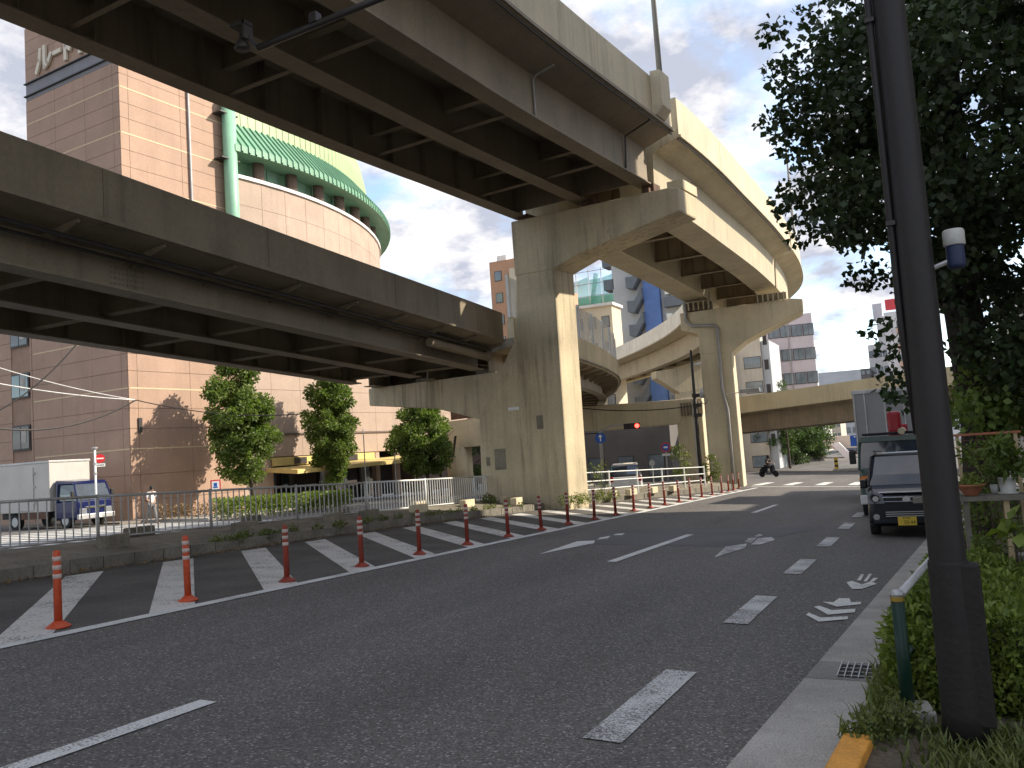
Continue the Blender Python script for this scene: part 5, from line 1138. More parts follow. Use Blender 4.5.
k = MB(); k.tube([(.2, 1.4, 2.2), (.2, -.1, 2.16)], .09, 8); k.build('crane_boom', 'steel_cream', ct, local=True); lb(ct, 'roof_rack', (-.1, .5, 2.13), (1.3, .9, .05), 'plastic_black')
place(ct, -.85, 23.8, 0, .004)
# ---- grey box truck
gt = thing('box_truck', 'tall plain grey box truck parked behind the crane truck', 'truck', (0, 0, 0)); WL[gt.name] = Vector((0, 0, 0))
lb(gt, 'cargo_box', (0, 3.9, 2.35), (2.2, 5.2, 2.75), 'box_grey', .03); lb(gt, 'roof_trim', (0, 3.9, 3.75), (2.26, 5.26, .13), 'galv', .01)
for x_ in (-1.06, -.72, -.1, .5, 1.06): lb(gt, 'panel_rib', (x_, 1.28, 2.35), (.04, .03, 2.7), 'galv', 0)
loft([ring(0, .95, .93, .4, 1.3), ring(.1, 1.0, .98, .36, 1.35), ring(1.2, 1.0, .98, .36, 1.35)]).build('cab', 'paint_white', gt, local=True, bevel=.02)
loft([ring(.05, .97, .97, 1.3, 1.36, .01), ring(.2, .97, .9, 1.3, 2.1, .06), ring(1.15, .97, .9, 1.3, 2.2, .06)]).build('cab_glass', 'windscreen', gt, local=True)
for sx in (-1, 1):
    for y_ in (.7, 5): wheel(gt, sx * .9, y_, .42, .25, sx)
lb(gt, 'chassis', (0, 3.5, .75), (.9, 6, .35), 'plastic_black')
place(gt, -1.2, 30.2, 0, .004)
# ---- blue delivery truck in the side street, front towards +x
bt2 = thing('delivery_truck', 'dark blue cab truck with silver cargo box waiting beside the hotel', 'truck', (0, 0, 0)); WL[bt2.name] = Vector((0, 0, 0))
loft([ring(0, .82, .82, .42, 1.15), ring(.06, .88, .86, .36, 1.2), ring(1.5, .88, .86, .36, 1.2)]).build('cab', 'paint_blue', bt2, local=True, bevel=.03)
loft([ring(.03, .85, .85, 1.14, 1.2, .01), ring(.3, .84, .78, 1.14, 1.92, .06), ring(1.45, .84, .78, 1.14, 1.98, .06)]).build('cab_glass', 'windscreen', bt2, local=True)
loft([ring(.28, .82, .77, 1.88, 2.02, .05), ring(1.5, .84, .79, 1.88, 2.1, .05)]).build('cab_roof', 'paint_blue', bt2, local=True)
for sx in (-1, 1):
    k = MB(); k.tube([(sx * .85, .03, 1.17), (sx * .79, .3, 1.92)], .04, 6); k.build('pillar', 'paint_blue', bt2, local=True); k = MB(); k.tube([(sx * .855, 1.3, 1.17), (sx * .80, 1.3, 1.95)], .07, 6); k.build('pillar', 'paint_blue', bt2, local=True)
    lb(bt2, 'headlight', (sx * .62, -.02, .70), (.36, .07, .28), 'lamp_glass', .03); lb(bt2, 'mirror', (sx * .98, .15, 1.45), (.14, .1, .3), 'plastic_black', .02)
    for y_ in (.8, 4.2): wheel(bt2, sx * .76, y_, .36, .22, sx)
lb(bt2, 'grille', (0, -.02, .86), (1.0, .05, .09), 'chrome'); lb(bt2, 'bumper', (0, -.05, .48), (1.8, .14, .22), 'galv', .03); pl_ = lb(bt2, 'number_plate', (.05, -.13, .48), (.33, .015, .165), 'plate_white', 0)
lb(bt2, 'cargo_box', (0, 3.75, 1.85), (2.0, 4.3, 2.15), 'box_silver', .02); lb(bt2, 'roof_edge', (0, 3.75, 2.96), (2.06, 4.36, .09), 'galv', .01); lb(bt2, 'door', (1.02, 3.2, 1.8), (.03, 1.1, 1.9), 'box_silver', .01); lb(bt2, 'door', (-1.02, 3.2, 1.8), (.03, 1.1, 1.9), 'box_silver', .01)
for z_ in (1.2, 1.9, 2.5): lb(bt2, 'hinge', (-1.05, 2.6, z_), (.04, .16, .06), 'galv', 0)
lb(bt2, 'side_guard', (-.95, 2.7, .62), (.06, 1.8, .3), 'rust'); lb(bt2, 'chassis', (0, 3, .62), (.8, 5.6, .3), 'plastic_black')
q = atY(83, 520, 28.2); bt2.location = on(q[0], 28.9, .004); bt2.rotation_euler = (0, 0, R(90)); bt2.scale = (1.13,) * 3
# ---- small cars
def small_car(label, m, x, y, rz, front=True, L_=4.0, van_=False):
    t_ = thing('car', label, 'car', (0, 0, 0)); WL[t_.name] = Vector((0, 0, 0)); e = L_
    loft([ring(0, .72, .70, .3, .68), ring(.1, .82, .80, .22, .76), ring(.9, .85, .82, .2, .92), ring(e - .5, .85, .82, .2, .95), ring(e - .05, .80, .78, .28, .9), ring(e, .74, .72, .35, .85)]).build('body', m, t_, local=True, bevel=.02)
    loft([ring(.85, .78, .76, .88, .92, .01), ring(1.5, .78, .64, .88, 1.42, .06), ring(e - .8, .78, .64, .88, 1.45, .06), ring(e - .08, .76, .66, .88, 1.0, .03)]).build('glasshouse', 'windscreen', t_, local=True)
    loft([ring(1.5, .66, .62, 1.4, 1.46, .02), ring(2.2, .66, .62, 1.4, 1.5, .03), ring(e - .75, .66, .62, 1.4, 1.49, .03)]).build('roof', m, t_, local=True)
    for sx in (-1, 1):
        lb(t_, 'headlight', (sx * .62, .03, .64), (.3, .1, .14), 'lamp_glass', .02); lb(t_, 'tail_lamp', (sx * .70, e - .01, .78), (.2, .08, .24), 'lamp_red', .02)
        for y_ in (.75, e - .75): wheel(t_, sx * .74, y_, .3, .19, sx)
    lb(t_, 'number_plate', (0, e + .01, .6), (.33, .02, .165), 'plate_white', 0)
    t_.location = on(x, y, .004); t_.rotation_euler = (-SLOPE, 0, rz); return t_
q = atD(627, 487, 46); small_car('white hatchback seen from behind through the white guard rail', 'paint_white', q[0], q[1], R(198), L_=3.9)
q = atD(852, 463, 135); small_car('tiny distant dark car near the right edge of the far street', 'paint_black', q[0], q[1], 0)
q = atD(843, 462, 150); small_car('tiny distant white car approaching at the far end of the street', 'paint_white', q[0], q[1], 0)
q = atD(604, 482, 60); small_car('dark car half hidden behind the white hatchback', 'paint_black', q[0] + 6.5, q[1] + 6, R(190))
# ================================================================== PEOPLE
mat('skin_tone', (.42, .26, .18), .6, .05); mat('hair_black', (.012, .010, .010), .6); mat('shirt_white', (.66, .66, .66), .8, .05); mat('trouser_grey', (.16, .155, .15), .85, .08); mat('cloth_black', (.015, .015, .017), .8)
def skin_mesh(name, verts, edges, radii, m, parent, root=0, sub=2):
    me = bpy.data.meshes.new(name); me.from_pydata(verts, edges, []); me.materials.append(MATS[m])
    o = bpy.data.objects.new(name, me); COL.objects.link(o); o.parent = parent; WL[o.name] = WL[parent.name]
    md = o.modifiers.new('skin', 'SKIN'); md.use_smooth_shade = True
    if not me.skin_vertices: 
        bpy.context.view_layer.objects.active = o; me.skin_vertices.new() if hasattr(me.skin_vertices, 'new') else None
    sv = me.skin_vertices[0].data
    for i, r_ in enumerate(radii): sv[i].radius = (r_, r_) if not isinstance(r_, tuple) else r_; sv[i].use_root = (i == root)
    s_ = o.modifiers.new('sub', 'SUBSURF'); s_.levels = sub; s_.render_levels = sub
    return o
def person(label, loc, rz, pose, top, bottom, hair=True, scale=1.):
    t_ = thing('person', label, 'person', loc, rz); WL[t_.name] = Vector((0, 0, 0)); t_.scale = (scale,) * 3
    P = pose
    V = [P['pelvis'], P['waist'], P['chest'], P['neck'], P['head0'], P['head1']]; E = [(0, 1), (1, 2), (2, 3), (3, 4), (4, 5)]; Rr = [(.15, .11), (.13, .095), (.16, .11), .055, (.075, .09), (.07, .085)]
    for s_ in ('l', 'r'):
        b0 = len(V); V += [P['hip' + s_], P['knee' + s_], P['ank' + s_], P['toe' + s_]]; E += [(0, b0), (b0, b0 + 1), (b0 + 1, b0 + 2), (b0 + 2, b0 + 3)]; Rr += [.09, .062, .042, (.04, .032)]
        b0 = len(V); V += [P['sho' + s_], P['elb' + s_], P['wri' + s_], P['hand' + s_]]; E += [(2, b0), (b0, b0 + 1), (b0 + 1, b0 + 2), (b0 + 2, b0 + 3)]; Rr += [.058, .042, .03, (.035, .02)]
    body = skin_mesh('body', V, E, Rr, 'skin_tone', t_)
    # fingers
    k = MB()
    for s_ in ('l', 'r'):
        h = Vector(P['hand' + s_]); d = (h - Vector(P['wri' + s_])).normalized(); sdv = d.cross(Vector((0, 0, 1)) if abs(d.z) < .8 else Vector((0, 1, 0))).normalized()
        for j in range(4): b0 = h + sdv * (.018 * (j - 1.5)) - d * .02; k.tube([b0, b0 + d * .045, b0 + d * (.075 + .008 * (1.5 - abs(j - 1.5)))], [.009, .008, .006], 5)
        b0 = h - d * .04 + sdv * .03; k.tube([b0, b0 + d * .03 + sdv * .02, b0 + d * .06 + sdv * .022], [.010, .009, .007], 5)
    k.build('fingers', 'skin_tone', t_, local=True)
    # face
    hd_ = Vector(P['head0']).lerp(Vector(P['head1']), .4); f_ = Vector((0, -1, 0))
    k = MB(); k.lathe([(.001, .03), (.016, 0), (.012, -.02)], hd_ + f_ * .088 + Vector((0, 0, -.01)), 6); k.build('nose', 'skin_tone', t_, local=True)
    k = MB()
    for sx in (-1, 1): k.box(hd_ + f_ * .083 + Vector((sx * .03, 0, .025)), (.022, .012, .01))
    k.box(hd_ + f_ * .078 + Vector((0, 0, -.055)), (.04, .012, .008)); k.build('face_features', 'hair_black', t_, local=True)
    if hair:
        k = MB(); n = 14
        h1 = Vector(P['head1']); k.lathe([(.088, -.09), (.098, -.03), (.092, .03), (.065, .075), (.001, .092)], h1 + Vector((0, .022, .0)), n); k.build('hair', 'hair_black', t_, local=True, smooth=True)
    V = [P['waist'], P['chest'], P['neck']]; E = [(0, 1), (1, 2)]; Rr = [(.145, .11), (.175, .125), .075]
    V.append(P['pelvis']); E.append((3, 0)); Rr.append((.15, .115))
    for s_ in ('l', 'r'):
        b0 = len(V); V += [P['sho' + s_], tuple(Vector(P['sho' + s_]).lerp(Vector(P['elb' + s_]), .75))]; E += [(1, b0), (b0, b0 + 1)]; Rr += [.072, .058]
    skin_mesh('shirt', V, E, Rr, top, t_)
    V = [P['pelvis']]; E = []; Rr = [(.16, .12)]
    for s_ in ('l', 'r'):
        b0 = len(V); V += [P['hip' + s_], P['knee' + s_], tuple(Vector(P['knee' + s_]).lerp(Vector(P['ank' + s_]), .95))]; E += [(0, b0), (b0, b0 + 1), (b0 + 1, b0 + 2)]; Rr += [.10, .075, .06]
    skin_mesh('trousers', V, E, Rr, bottom, t_)
    for s_ in ('l', 'r'): skin_mesh('shoe', [P['ank' + s_], tuple(Vector(P['ank' + s_]).lerp(Vector(P['toe' + s_]), .5)), P['toe' + s_]], [(0, 1), (1, 2)], [.052, .05, .042], 'cloth_black', t_, sub=1)
    return t_
walk = dict(pelvis=(0, 0, .93), waist=(0, -.01, 1.08), chest=(0, -.03, 1.32), neck=(0, -.05, 1.47), head0=(0, -.075, 1.55), head1=(0, -.085, 1.64),
            hipl=(.09, -.02, .88), kneel=(.09, -.16, .50), ankl=(.09, -.30, .10), toel=(.09, -.46, .06), hipr=(-.09, .02, .88), kneer=(-.09, .10, .48), ankr=(-.09, .36, .16), toer=(-.09, .27, .03),
            shol=(.18, -.02, 1.40), elbl=(.23, .12, 1.13), wril=(.22, .06, .90), handl=(.22, .03, .82), shor=(-.18, -.03, 1.40), elbr=(-.23, -.05, 1.12), wrir=(-.20, -.26, 1.02), handr=(-.19, -.33, .99))
q = G(152, 523, .13); wp = person('person in white shirt and grey trousers walking past the hotel', (q[0], q[1], gz(q[0], q[1]) + .06), R(78), walk, 'shirt_white', 'trouser_grey', scale=1.02)
bp = thing('backpack', 'black backpack worn by the walking person', 'backpack', wp.location, R(78)); WL[bp.name] = Vector((0, 0, 0)); bp.scale = (1.02,) * 3
lb(bp, 'bag', (0, .17, 1.23), (.30, .17, .44), 'cloth_black', .05); lb(bp, 'pocket', (0, .27, 1.14), (.24, .06, .22), 'cloth_black', .02)
for sx in (-1, 1): k = MB(); k.tube([(sx * .1, .08, 1.42), (sx * .11, -.05, 1.47), (sx * .12, -.16, 1.32), (sx * .13, .06, 1.08)], .018, 6); k.build('strap', 'cloth_black', bp, local=True)
# scooter and rider far down the street
sit = dict(pelvis=(0, .12, .80), waist=(0, .08, .94), chest=(0, .0, 1.16), neck=(0, -.04, 1.30), head0=(0, -.06, 1.38), head1=(0, -.07, 1.47),
           hipl=(.1, .08, .78), kneel=(.14, -.30, .72), ankl=(.13, -.28, .34), toel=(.13, -.42, .30), hipr=(-.1, .08, .78), kneer=(-.14, -.30, .72), ankr=(-.13, -.28, .34), toer=(-.13, -.42, .30),
           shol=(.18, .0, 1.24), elbl=(.26, -.16, 1.04), wril=(.26, -.38, 1.02), handl=(.26, -.45, 1.02), shor=(-.18, .0, 1.24), elbr=(-.26, -.16, 1.04), wrir=(-.26, -.38, 1.02), handr=(-.26, -.45, 1.02))
q = G(769, 477); sc_ = thing('scooter', 'black scooter crossing the far end of the street', 'scooter', on(q[0], q[1], 0), R(65)); WL[sc_.name] = Vector((0, 0, 0))
for y_ in (-.62, .55): wheel(sc_, 0, y_, .23, .1, 1)
lb(sc_, 'seat', (0, .25, .68), (.26, .6, .14), 'cloth_black', .04); lb(sc_, 'body', (0, .38, .46), (.28, .6, .3), 'paint_black', .06); lb(sc_, 'floor', (0, -.12, .28), (.3, .5, .08), 'paint_black', .02); lb(sc_, 'leg_shield', (0, -.4, .55), (.34, .08, .6), 'paint_black', .03)
k = MB(); k.tube([(0, -.62, .23), (0, -.5, .7), (0, -.44, .98)], .03, 6); k.tube([(-.3, -.42, 1.02), (.3, -.42, 1.02)], .015, 6); k.build('handlebar', 'plastic_black', sc_, local=True); lb(sc_, 'headlight', (0, -.5, .9), (.16, .1, .12), 'lamp_glass', .03)
rd = person('rider in dark clothes sitting on the far scooter', sc_.location, R(65), sit, 'cloth_black', 'cloth_black', hair=False)
k = MB(); k.lathe([(.09, -.12), (.125, -.04), (.125, .04), (.09, .11), (.001, .14)], (0, -.06, 1.46), 14); k.build('helmet', 'cloth_black', rd, local=True, smooth=True)

# ================================================================== POLES, SIGNS, LAMPS, WIRES
mat('pole_brown', (.017, .0145, .0145), .55, .12, 3, 30, .12, .1); mat('pole_brown_base', (.013, .0105, .0095), .65, .2, 4, 30, .2, .2); mat('post_green', (.006, .032, .020), .45, .1); mat('gold_band', (.40, .27, .06), .4, metal=.6); mat('sensor_blue', (.015, .025, .07), .5); mat('lens_white', (.48, .48, .45), .5)
mat('sign_red_face', (.62, .03, .035), .45); mat('sign_white_face', (.78, .78, .76), .5); mat('sign_blue_face', (.02, .10, .42), .45); mat('signal_red', (.6, .01, .01), .4, emit=((1, .03, .02), 4)); mat('signal_green', (.01, .3, .25), .4, emit=((.05, .8, .7), 1.2)); mat('terracotta', (.30, .11, .06), .8, .15, 6); mat('pot_white', (.40, .40, .37), .7, .1, 8); mat('pot_beige', (.34, .29, .19), .75, .1, 8); mat('wood_old', (.13, .12, .10), .85, .25, 5); mat('wood_pale', (.42, .32, .19), .75, .15, 5)
pz = on(.02, 5.28, .05); pz = Vector(pz)
up_ = thing('utility_pole', 'thick dark brown street pole standing in the right foreground', 'pole', pz)
k = MB(); k.lathe([(.10, 0), (.10, .3), (.094, 1.0), (.092, 2.5), (.084, 5.0), (.075, 7.6)], pz, 24); k.build('shaft', 'pole_brown', up_, smooth=True)
k = MB(); k.lathe([(.122, -.02), (.112, .2), (.103, .98), (.100, 1.0), (.093, 1.005)], pz, 24); sl_ = k.build('sleeve', 'pole_brown_base', up_, smooth=True)
k = MB(); k.box(pz + Vector((.10, -.03, .56)), (.10, .11, .86)); k.build('hatch_box', 'pole_brown_base', sl_, bevel=.012)
k = MB(); k.tube([pz + Vector((-.085, .02, 1.7)), pz + Vector((-.108, -.01, 2.3)), pz + Vector((-.108, -.02, 3.2)), pz + Vector((-.10, -.02, 7.5))], .02, 8); cd = k.build('conduit', 'pole_brown', up_, smooth=True)
for z_ in (2.9, 4.1):
    k = MB(); k.box(pz + Vector((-.108, -.025, z_)), (.05, .05, .025)); k.build('clamp', 'dark_pipe', cd)
k = MB(); k.tube([pz + Vector((0, 0, 7.5)), pz + Vector((-.5, 0, 7.9)), pz + Vector((-1.8, .1, 8.0))], .045, 8); k.build('arm', 'pole_brown', up_)
k = MB(); k.box(pz + Vector((-2.1, .1, 7.98)), (.7, .26, .14)); k.build('lamp_head', 'pole_brown', up_, bevel=.03)
a = atY(957, 268, 5.28); a = Vector(a); bc = thing('beacon_sensor', 'small blue cylinder sensor with white cap on a bracket beside the dark pole', 'sensor', a)
k = MB(); k.lathe([(.044, -.0), (.047, .02), (.047, .13), (.044, .135)], a, 16); k.build('housing', 'sensor_blue', bc, smooth=True)
k = MB(); k.lathe([(.052, .125), (.056, .13), (.056, .205), (.05, .215), (.001, .222)], a, 16); k.build('cap', 'lens_white', bc, smooth=True)
k = MB(); k.tube([Vector((pz.x + .09, 5.28, a.z + .02)), Vector((a.x - .03, 5.28, a.z + .045))], .014, 6); k.build('bracket', 'galv', bc)
# green guard post and rail
g0 = Vector(on(-.27, 5.62, .05)); g1 = Vector(on(-.02, 8.3, .05)); gpz = thing('guard_post', 'dark green guard post with silver cap and pipe rail by the hedge', 'guard rail', g0)
for q_ in (g0, g1):
    k = MB(); k.lathe([(.038, 0), (.038, .74)], q_, 16); k.build('post', 'post_green', gpz, smooth=True); k = MB(); k.lathe([(.039, .71), (.0395, .715), (.0395, .735), (.039, .74)], q_, 16); k.build('gold_ring', 'gold_band', gpz)
    k = MB(); k.lathe([(.041, .74), (.041, .76), (.025, .775), (.001, .78)], q_, 16); k.build('cap', 'galv', gpz, smooth=True)
k = MB(); k.tube([g0 + Vector((.02, .02, .75)), g1 + Vector((0, 0, .75))], .026, 10); k.build('rail', 'galv', gpz, smooth=True)
k = MB(); k.tube([g0 + Vector((.02, .02, .4)), g1 + Vector((0, 0, .4))], .022, 8); k.build('rail', 'post_green', gpz, smooth=True)
# plants on a shelf behind the hedge
S0 = Vector(atD(992, 497, 8.9)); shf = thing('plant_shelf', 'weathered wooden plank shelf holding flower pots behind the hedge', 'shelf', (S0.x, S0.y, gz(S0.x, S0.y)))
k = MB(); k.box(S0, (1.5, .34, .05)); k.build('board', 'wood_old', shf); 
for dx_ in (-.25, .12, .6): k = MB(); zb = gz(S0.x, S0.y) + .06; k.box((S0.x + dx_, S0.y, (zb + S0.z - .026) / 2), (.05, .2, S0.z - .026 - zb)); k.build('leg', 'wood_pale' if dx_ == .12 else 'wood_old', shf)
zt_ = S0.z + .026
def pot(label, px, d_, prof, m, leafn, lr, lh, lm_='leaf_hedge', z=None, sz=.05):
    p = Vector(atD(px, 490, d_)); p.z = zt_ if z is None else gz(p.x, p.y) + z; t_ = thing('flower_pot', label, 'flower pot', p)
    k = MB(); k.lathe(prof, p, 18); k.build('pot', m, t_, smooth=True); h = prof[-1][1]
    k = MB(); k.lathe([(prof[-1][0] * .9, h - .03), (.001, h - .025)], p, 12); k.build('soil', 'soil', t_)
    if leafn: leaves(leafn, clumps([p + Vector((random.gauss(0, lr * .4), random.gauss(0, lr * .4), h + lh * random.uniform(.15, .9))) for _ in range(9)], lr * .5), sz, 'plant', lm_, t_, asp=.35)
    return t_
pot('wide terracotta bowl with low green plants on the shelf', 971, 8.9, [(.06, 0), (.07, .02), (.13, .10), (.15, .115), (.145, .12)], 'terracotta', 260, .13, .08)
pot('white plastic pot with a dark spiky plant on the shelf', 1008, 8.9, [(.10, 0), (.105, .015), (.07, .02), (.085, .16), (.095, .165), (.09, .17)], 'pot_white', 500, .22, .38, 'leaf_street', sz=.11)
pot('small pale pot beside the white pot on the shelf', 995, 9.0, [(.035, 0), (.045, .09), (.042, .095)], 'pot_white', 200, .12, .22, 'leaf_street')
pot('beige pot on the ground between the dark pole and the hedge', 978, 8.4, [(.09, 0), (.12, .17), (.13, .18), (.125, .19)], 'pot_beige', 300, .16, .2, 'leaf_street', .42)
pot('grey pot at the right edge under the shelf', 1022, 8.4, [(.08, 0), (.10, .16), (.11, .17), (.105, .18)], 'gutter', 260, .2, .25, 'leaf_street', .45)
T0 = Vector(atD(963, 492, 9.4)); tr_ = thing('trellis', 'pale wooden trellis frame with wire grid standing behind the pots', 'trellis', (T0.x, T0.y, gz(T0.x, T0.y)))
zt2 = atD(963, 434, 9.4)[2]; zb = gz(T0.x, T0.y) + .06; Wd = .56
for x_ in (0, Wd): k = MB(); k.box((T0.x + x_, T0.y, (zb + zt2) / 2), (.035, .035, zt2 - zb)); k.build('upright', 'wood_pale', tr_)
k = MB(); k.box((T0.x + Wd / 2, T0.y - .03, zt2 - .01), (Wd + .1, .02, .025)); k.build('rail', 'terracotta', tr_)
for j in range(1, 9): k = MB(); k.tube([(T0.x + Wd * j / 9, T0.y, zb + .3), (T0.x + Wd * j / 9, T0.y, zt2 - .02)], .004, 4); k.build('wire', 'rust', tr_)
for j in range(1, 9): k = MB(); k.tube([(T0.x, T0.y, zt2 - .075 * j), (T0.x + Wd, T0.y, zt2 - .075 * j)], .004, 4); k.build('wire', 'rust', tr_)
p = Vector(atD(1012, 470, 9.8)); p.z = gz(p.x, p.y) + .06
gs = thing('garden_shrub', 'dark leafy garden shrub at the right edge behind the shelf', 'shrub', p)
k = MB(); [k.tube([p, p + Vector((random.uniform(-.4, .6), random.uniform(-.3, .3), random.uniform(.8, 1.5)))], [.02, .006], 5) for _ in range(9)]; k.build('stems', 'bark_dark', gs)
leaves(5200, clumps([p + Vector((random.uniform(-.55, 1.2), random.uniform(-.3, .5), random.uniform(.3, 1.55))) for _ in range(40)], .26), .08, 'foliage', 'leaf_street', gs)
p = Vector(on(.55, 11.3, .06)); gw = thing('garden_wall', 'dark grey block wall behind the trellis and shelf', 'wall', p)
for i in range(7):
    for j in range(5): piece(gw, 'block', (p.x + .2 + i * .4 + (.2 if j % 2 else 0), p.y + .05, p.z + .1 + j * .2), (.39, .12, .19), 'concrete_dark')
pl2 = thing('broadleaf_plant', 'broad-leaved green plant poking out below the shelf', 'plant', Vector(atD(1012, 522, 8.0)))
c_ = Vector(atD(1014, 530, 8.0)); leaves(26, clumps([c_ + Vector((0, 0, .02))], .13), .15, 'foliage', 'leaf_hedge', pl2, asp=.8); k = MB(); k.tube([(c_.x, c_.y, gz(c_.x, c_.y)), c_], .012, 5); k.build('stem', 'bark', pl2)
# no-entry sign
def disc(k, c, r, nrm, th=.02, n=24):
    nrm = Vector(nrm).normalized(); u = nrm.cross(Vector((0, 0, 1))).normalized(); w = u.cross(nrm)
    k.prism([Vector(c) + (u * math.cos(2 * math.pi * i / n) + w * math.sin(2 * math.pi * i / n)) * r for i in range(n)], nrm * th)
def facing(p): v = Vector((-p[0], -p[1], 0)); v.normalize(); return v
q = G(97, 528, .0); P0 = Vector(on(q[0], q[1], .0)); fz = facing(P0); sdv = Vector((-fz.y, fz.x, 0)); dd = float(np.linalg.norm(P0))
def zat(px, py, P_): r_ = ray(px, py); s_ = math.hypot(P_.x, P_.y) / math.hypot(r_[0], r_[1]); return CAM_H + r_[2] * s_
ns = thing('no_entry_sign', 'red no-entry disc on a white pole beside the blue truck', 'road sign', P0); ztp = zat(95, 449, P0)
k = MB(); k.tube([P0, Vector((P0.x, P0.y, ztp))], .05, 10); k.build('pole', 'white_metal', ns, smooth=True); k = MB(); k.lathe([(.1, 0), (.14, .06), (.14, .1), (.05, .12)], (P0.x, P0.y, ztp - .02), 10); k.build('pole_cap', 'galv', ns)
for z_ in (.45, .9): k = MB(); k.lathe([(.08, 0), (.08, .1)], (P0.x, P0.y, ztp - .3 - z_), 10); k.build('clamp', 'galv', ns)
c = Vector((P0.x, P0.y, zat(100, 458.5, P0))) - sdv * .0 + sdv * (-.0); off_ = sdv if (MC.T @ np.array([*sdv]))[0] > 0 else -sdv
c = c + off_ * .22
k = MB(); disc(k, c, .21, fz); di = k.build('disc', 'sign_red_face', ns); k = MB(); Qf = Matrix((( off_.x, fz.x, 0), (off_.y, fz.y, 0), (0, 0, 1)))
k.box(c + fz * .024, (.3, .012, .065), m=Qf); k.build('bar', 'sign_white_face', di); k = MB(); k.box(c + Vector((0, 0, -.31)), (.42, .02, .15), m=Qf); sp = k.build('plate', 'sign_white_face', ns)
k = MB()
for j in range(5): k.box(c + Vector((0, 0, -.31)) + off_ * (-.13 + .065 * j) + fz * .014, (.04, .006, .05), m=Qf)
k.build('plate_marks', 'ink', sp)
# red bordered notice sign
q = G(217, 521, .0); P0 = Vector(on(q[0], q[1], 0)); fz = facing(P0); off_ = Vector((-fz.y, fz.x, 0)); Qf = Matrix(((off_.x, fz.x, 0), (off_.y, fz.y, 0), (0, 0, 1)))
rs = thing('notice_sign', 'square white notice with red border on a short pole by the fence', 'sign', P0); zc_ = zat(217, 485, P0)
k = MB(); k.tube([P0, Vector((P0.x, P0.y, zc_))], .035, 8); k.build('pole', 'white_metal', rs); k = MB(); k.box(Vector((P0.x, P0.y, zc_)) + fz * .05, (.46, .03, .5), m=Qf); bd = k.build('board', 'sign_red_face', rs)
k = MB(); k.box(Vector((P0.x, P0.y, zc_)) + fz * .07, (.34, .02, .38), m=Qf); k.build('face', 'sign_white_face', bd); k = MB(); k.box(Vector((P0.x, P0.y, zc_ + .03)) + fz * .083, (.14, .01, .16), m=Qf); k.box(Vector((P0.x, P0.y, zc_ - .1)) + fz * .083, (.2, .01, .06), m=Qf); k.build('pictogram', 'sign_blue_face', bd)
# truck-ban sign, round mirror, signals
def sign_pole(name, label, cat, px, pbase, d_, pdisc, r, face, rim=None, arrow=False):
    P_ = Vector(atD(px, pbase, d_)); P_.z = gz(P_.x, P_.y); f_ = facing(P_); o_ = Vector((-f_.y, f_.x, 0)); Q_ = Matrix(((o_.x, f_.x, 0), (o_.y, f_.y, 0), (0, 0, 1))); t_ = thing(name, label, cat, P_); zc = zat(pdisc[0], pdisc[1], P_)
    k = MB(); k.tube([P_, Vector((P_.x, P_.y, zc + .2))], .04, 8); k.build('pole', 'galv', t_); c = Vector((P_.x, P_.y, zc)) + f_ * .06
    k = MB(); disc(k, c, r, f_, .03); d0 = k.build('disc', rim or face, t_)
    if rim: k = MB(); disc(k, c + f_ * .034, r * .76, f_, .01); k.build('face', face, d0)
    return t_, d0, c + f_ * .046, Q_, o_
t_, d0, c, Q_, o_ = sign_pole('truck_ban_sign', 'round red-rimmed truck ban sign behind the white guard rail', 'road sign', 669, 489, 46, (669, 447), .26, 'sign_blue_face', 'sign_red_face')
k = MB(); k.box(c, (.22, .012, .1), m=Q_ ); k.build('pictogram', 'sign_white_face', d0); k = MB(); k.box(c + Vector((0, 0, -.40)), (.44, .02, .12), m=Q_); k.build('plate', 'sign_white_face', t_)
sign_pole('round_mirror', 'small round white sign back on a thin pole near the white car', 'road sign', 654, 488, 50, (654, 463), .17, 'white_metal')
P_ = Vector(atD(604, 486, 45)); P_.z = gz(P_.x, P_.y); ts = thing('traffic_signal', 'traffic signal pole with red light and blue arrow disc under the ramp', 'traffic light', P_); f_ = facing(P_); o_ = Vector((-f_.y, f_.x, 0)); o_ = o_ if o_.x > 0 else -o_; Q_ = Matrix(((o_.x, f_.x, 0), (o_.y, f_.y, 0), (0, 0, 1)))
za_ = zat(603, 430, P_); k = MB(); k.tube([P_, Vector((P_.x, P_.y, za_))], .09, 8); k.tube([Vector((P_.x, P_.y, za_ - .1)), Vector((P_.x, P_.y, za_ + .2)) + o_ * .6, Vector((P_.x, P_.y, za_ + .22)) + o_ * 1.9], .05, 8); k.build('pole', 'grey_pipe', ts)
c = Vector((P_.x, P_.y, zat(603, 438, P_))) + f_ * .12; k = MB(); disc(k, c, .28, f_, .03); d0 = k.build('arrow_disc', 'sign_blue_face', ts); k = MB(); k.box(c + f_ * .035 + Vector((0, 0, -.04)), (.06, .01, .26), m=Q_); k.prism([c + f_ * .036 + o_ * a_ + Vector((0, 0, b_)) for a_, b_ in ((-.12, .06), (.12, .06), (0, .2))], f_ * .01); k.build('arrow', 'sign_white_face', d0)
c = Vector((P_.x, P_.y, za_ + .1)) + o_ * 1.7; k = MB(); k.box(c, (.85, .18, .3), m=Q_); sh = k.build('signal_head', 'plastic_black', ts)
for j, m_ in enumerate(('plastic_black', 'frame_dark', 'signal_red')): k = MB(); disc(k, c + o_ * (-.27 + .27 * j) + f_ * .10, .11, f_, .02, 16); k.build('lens', m_, sh)
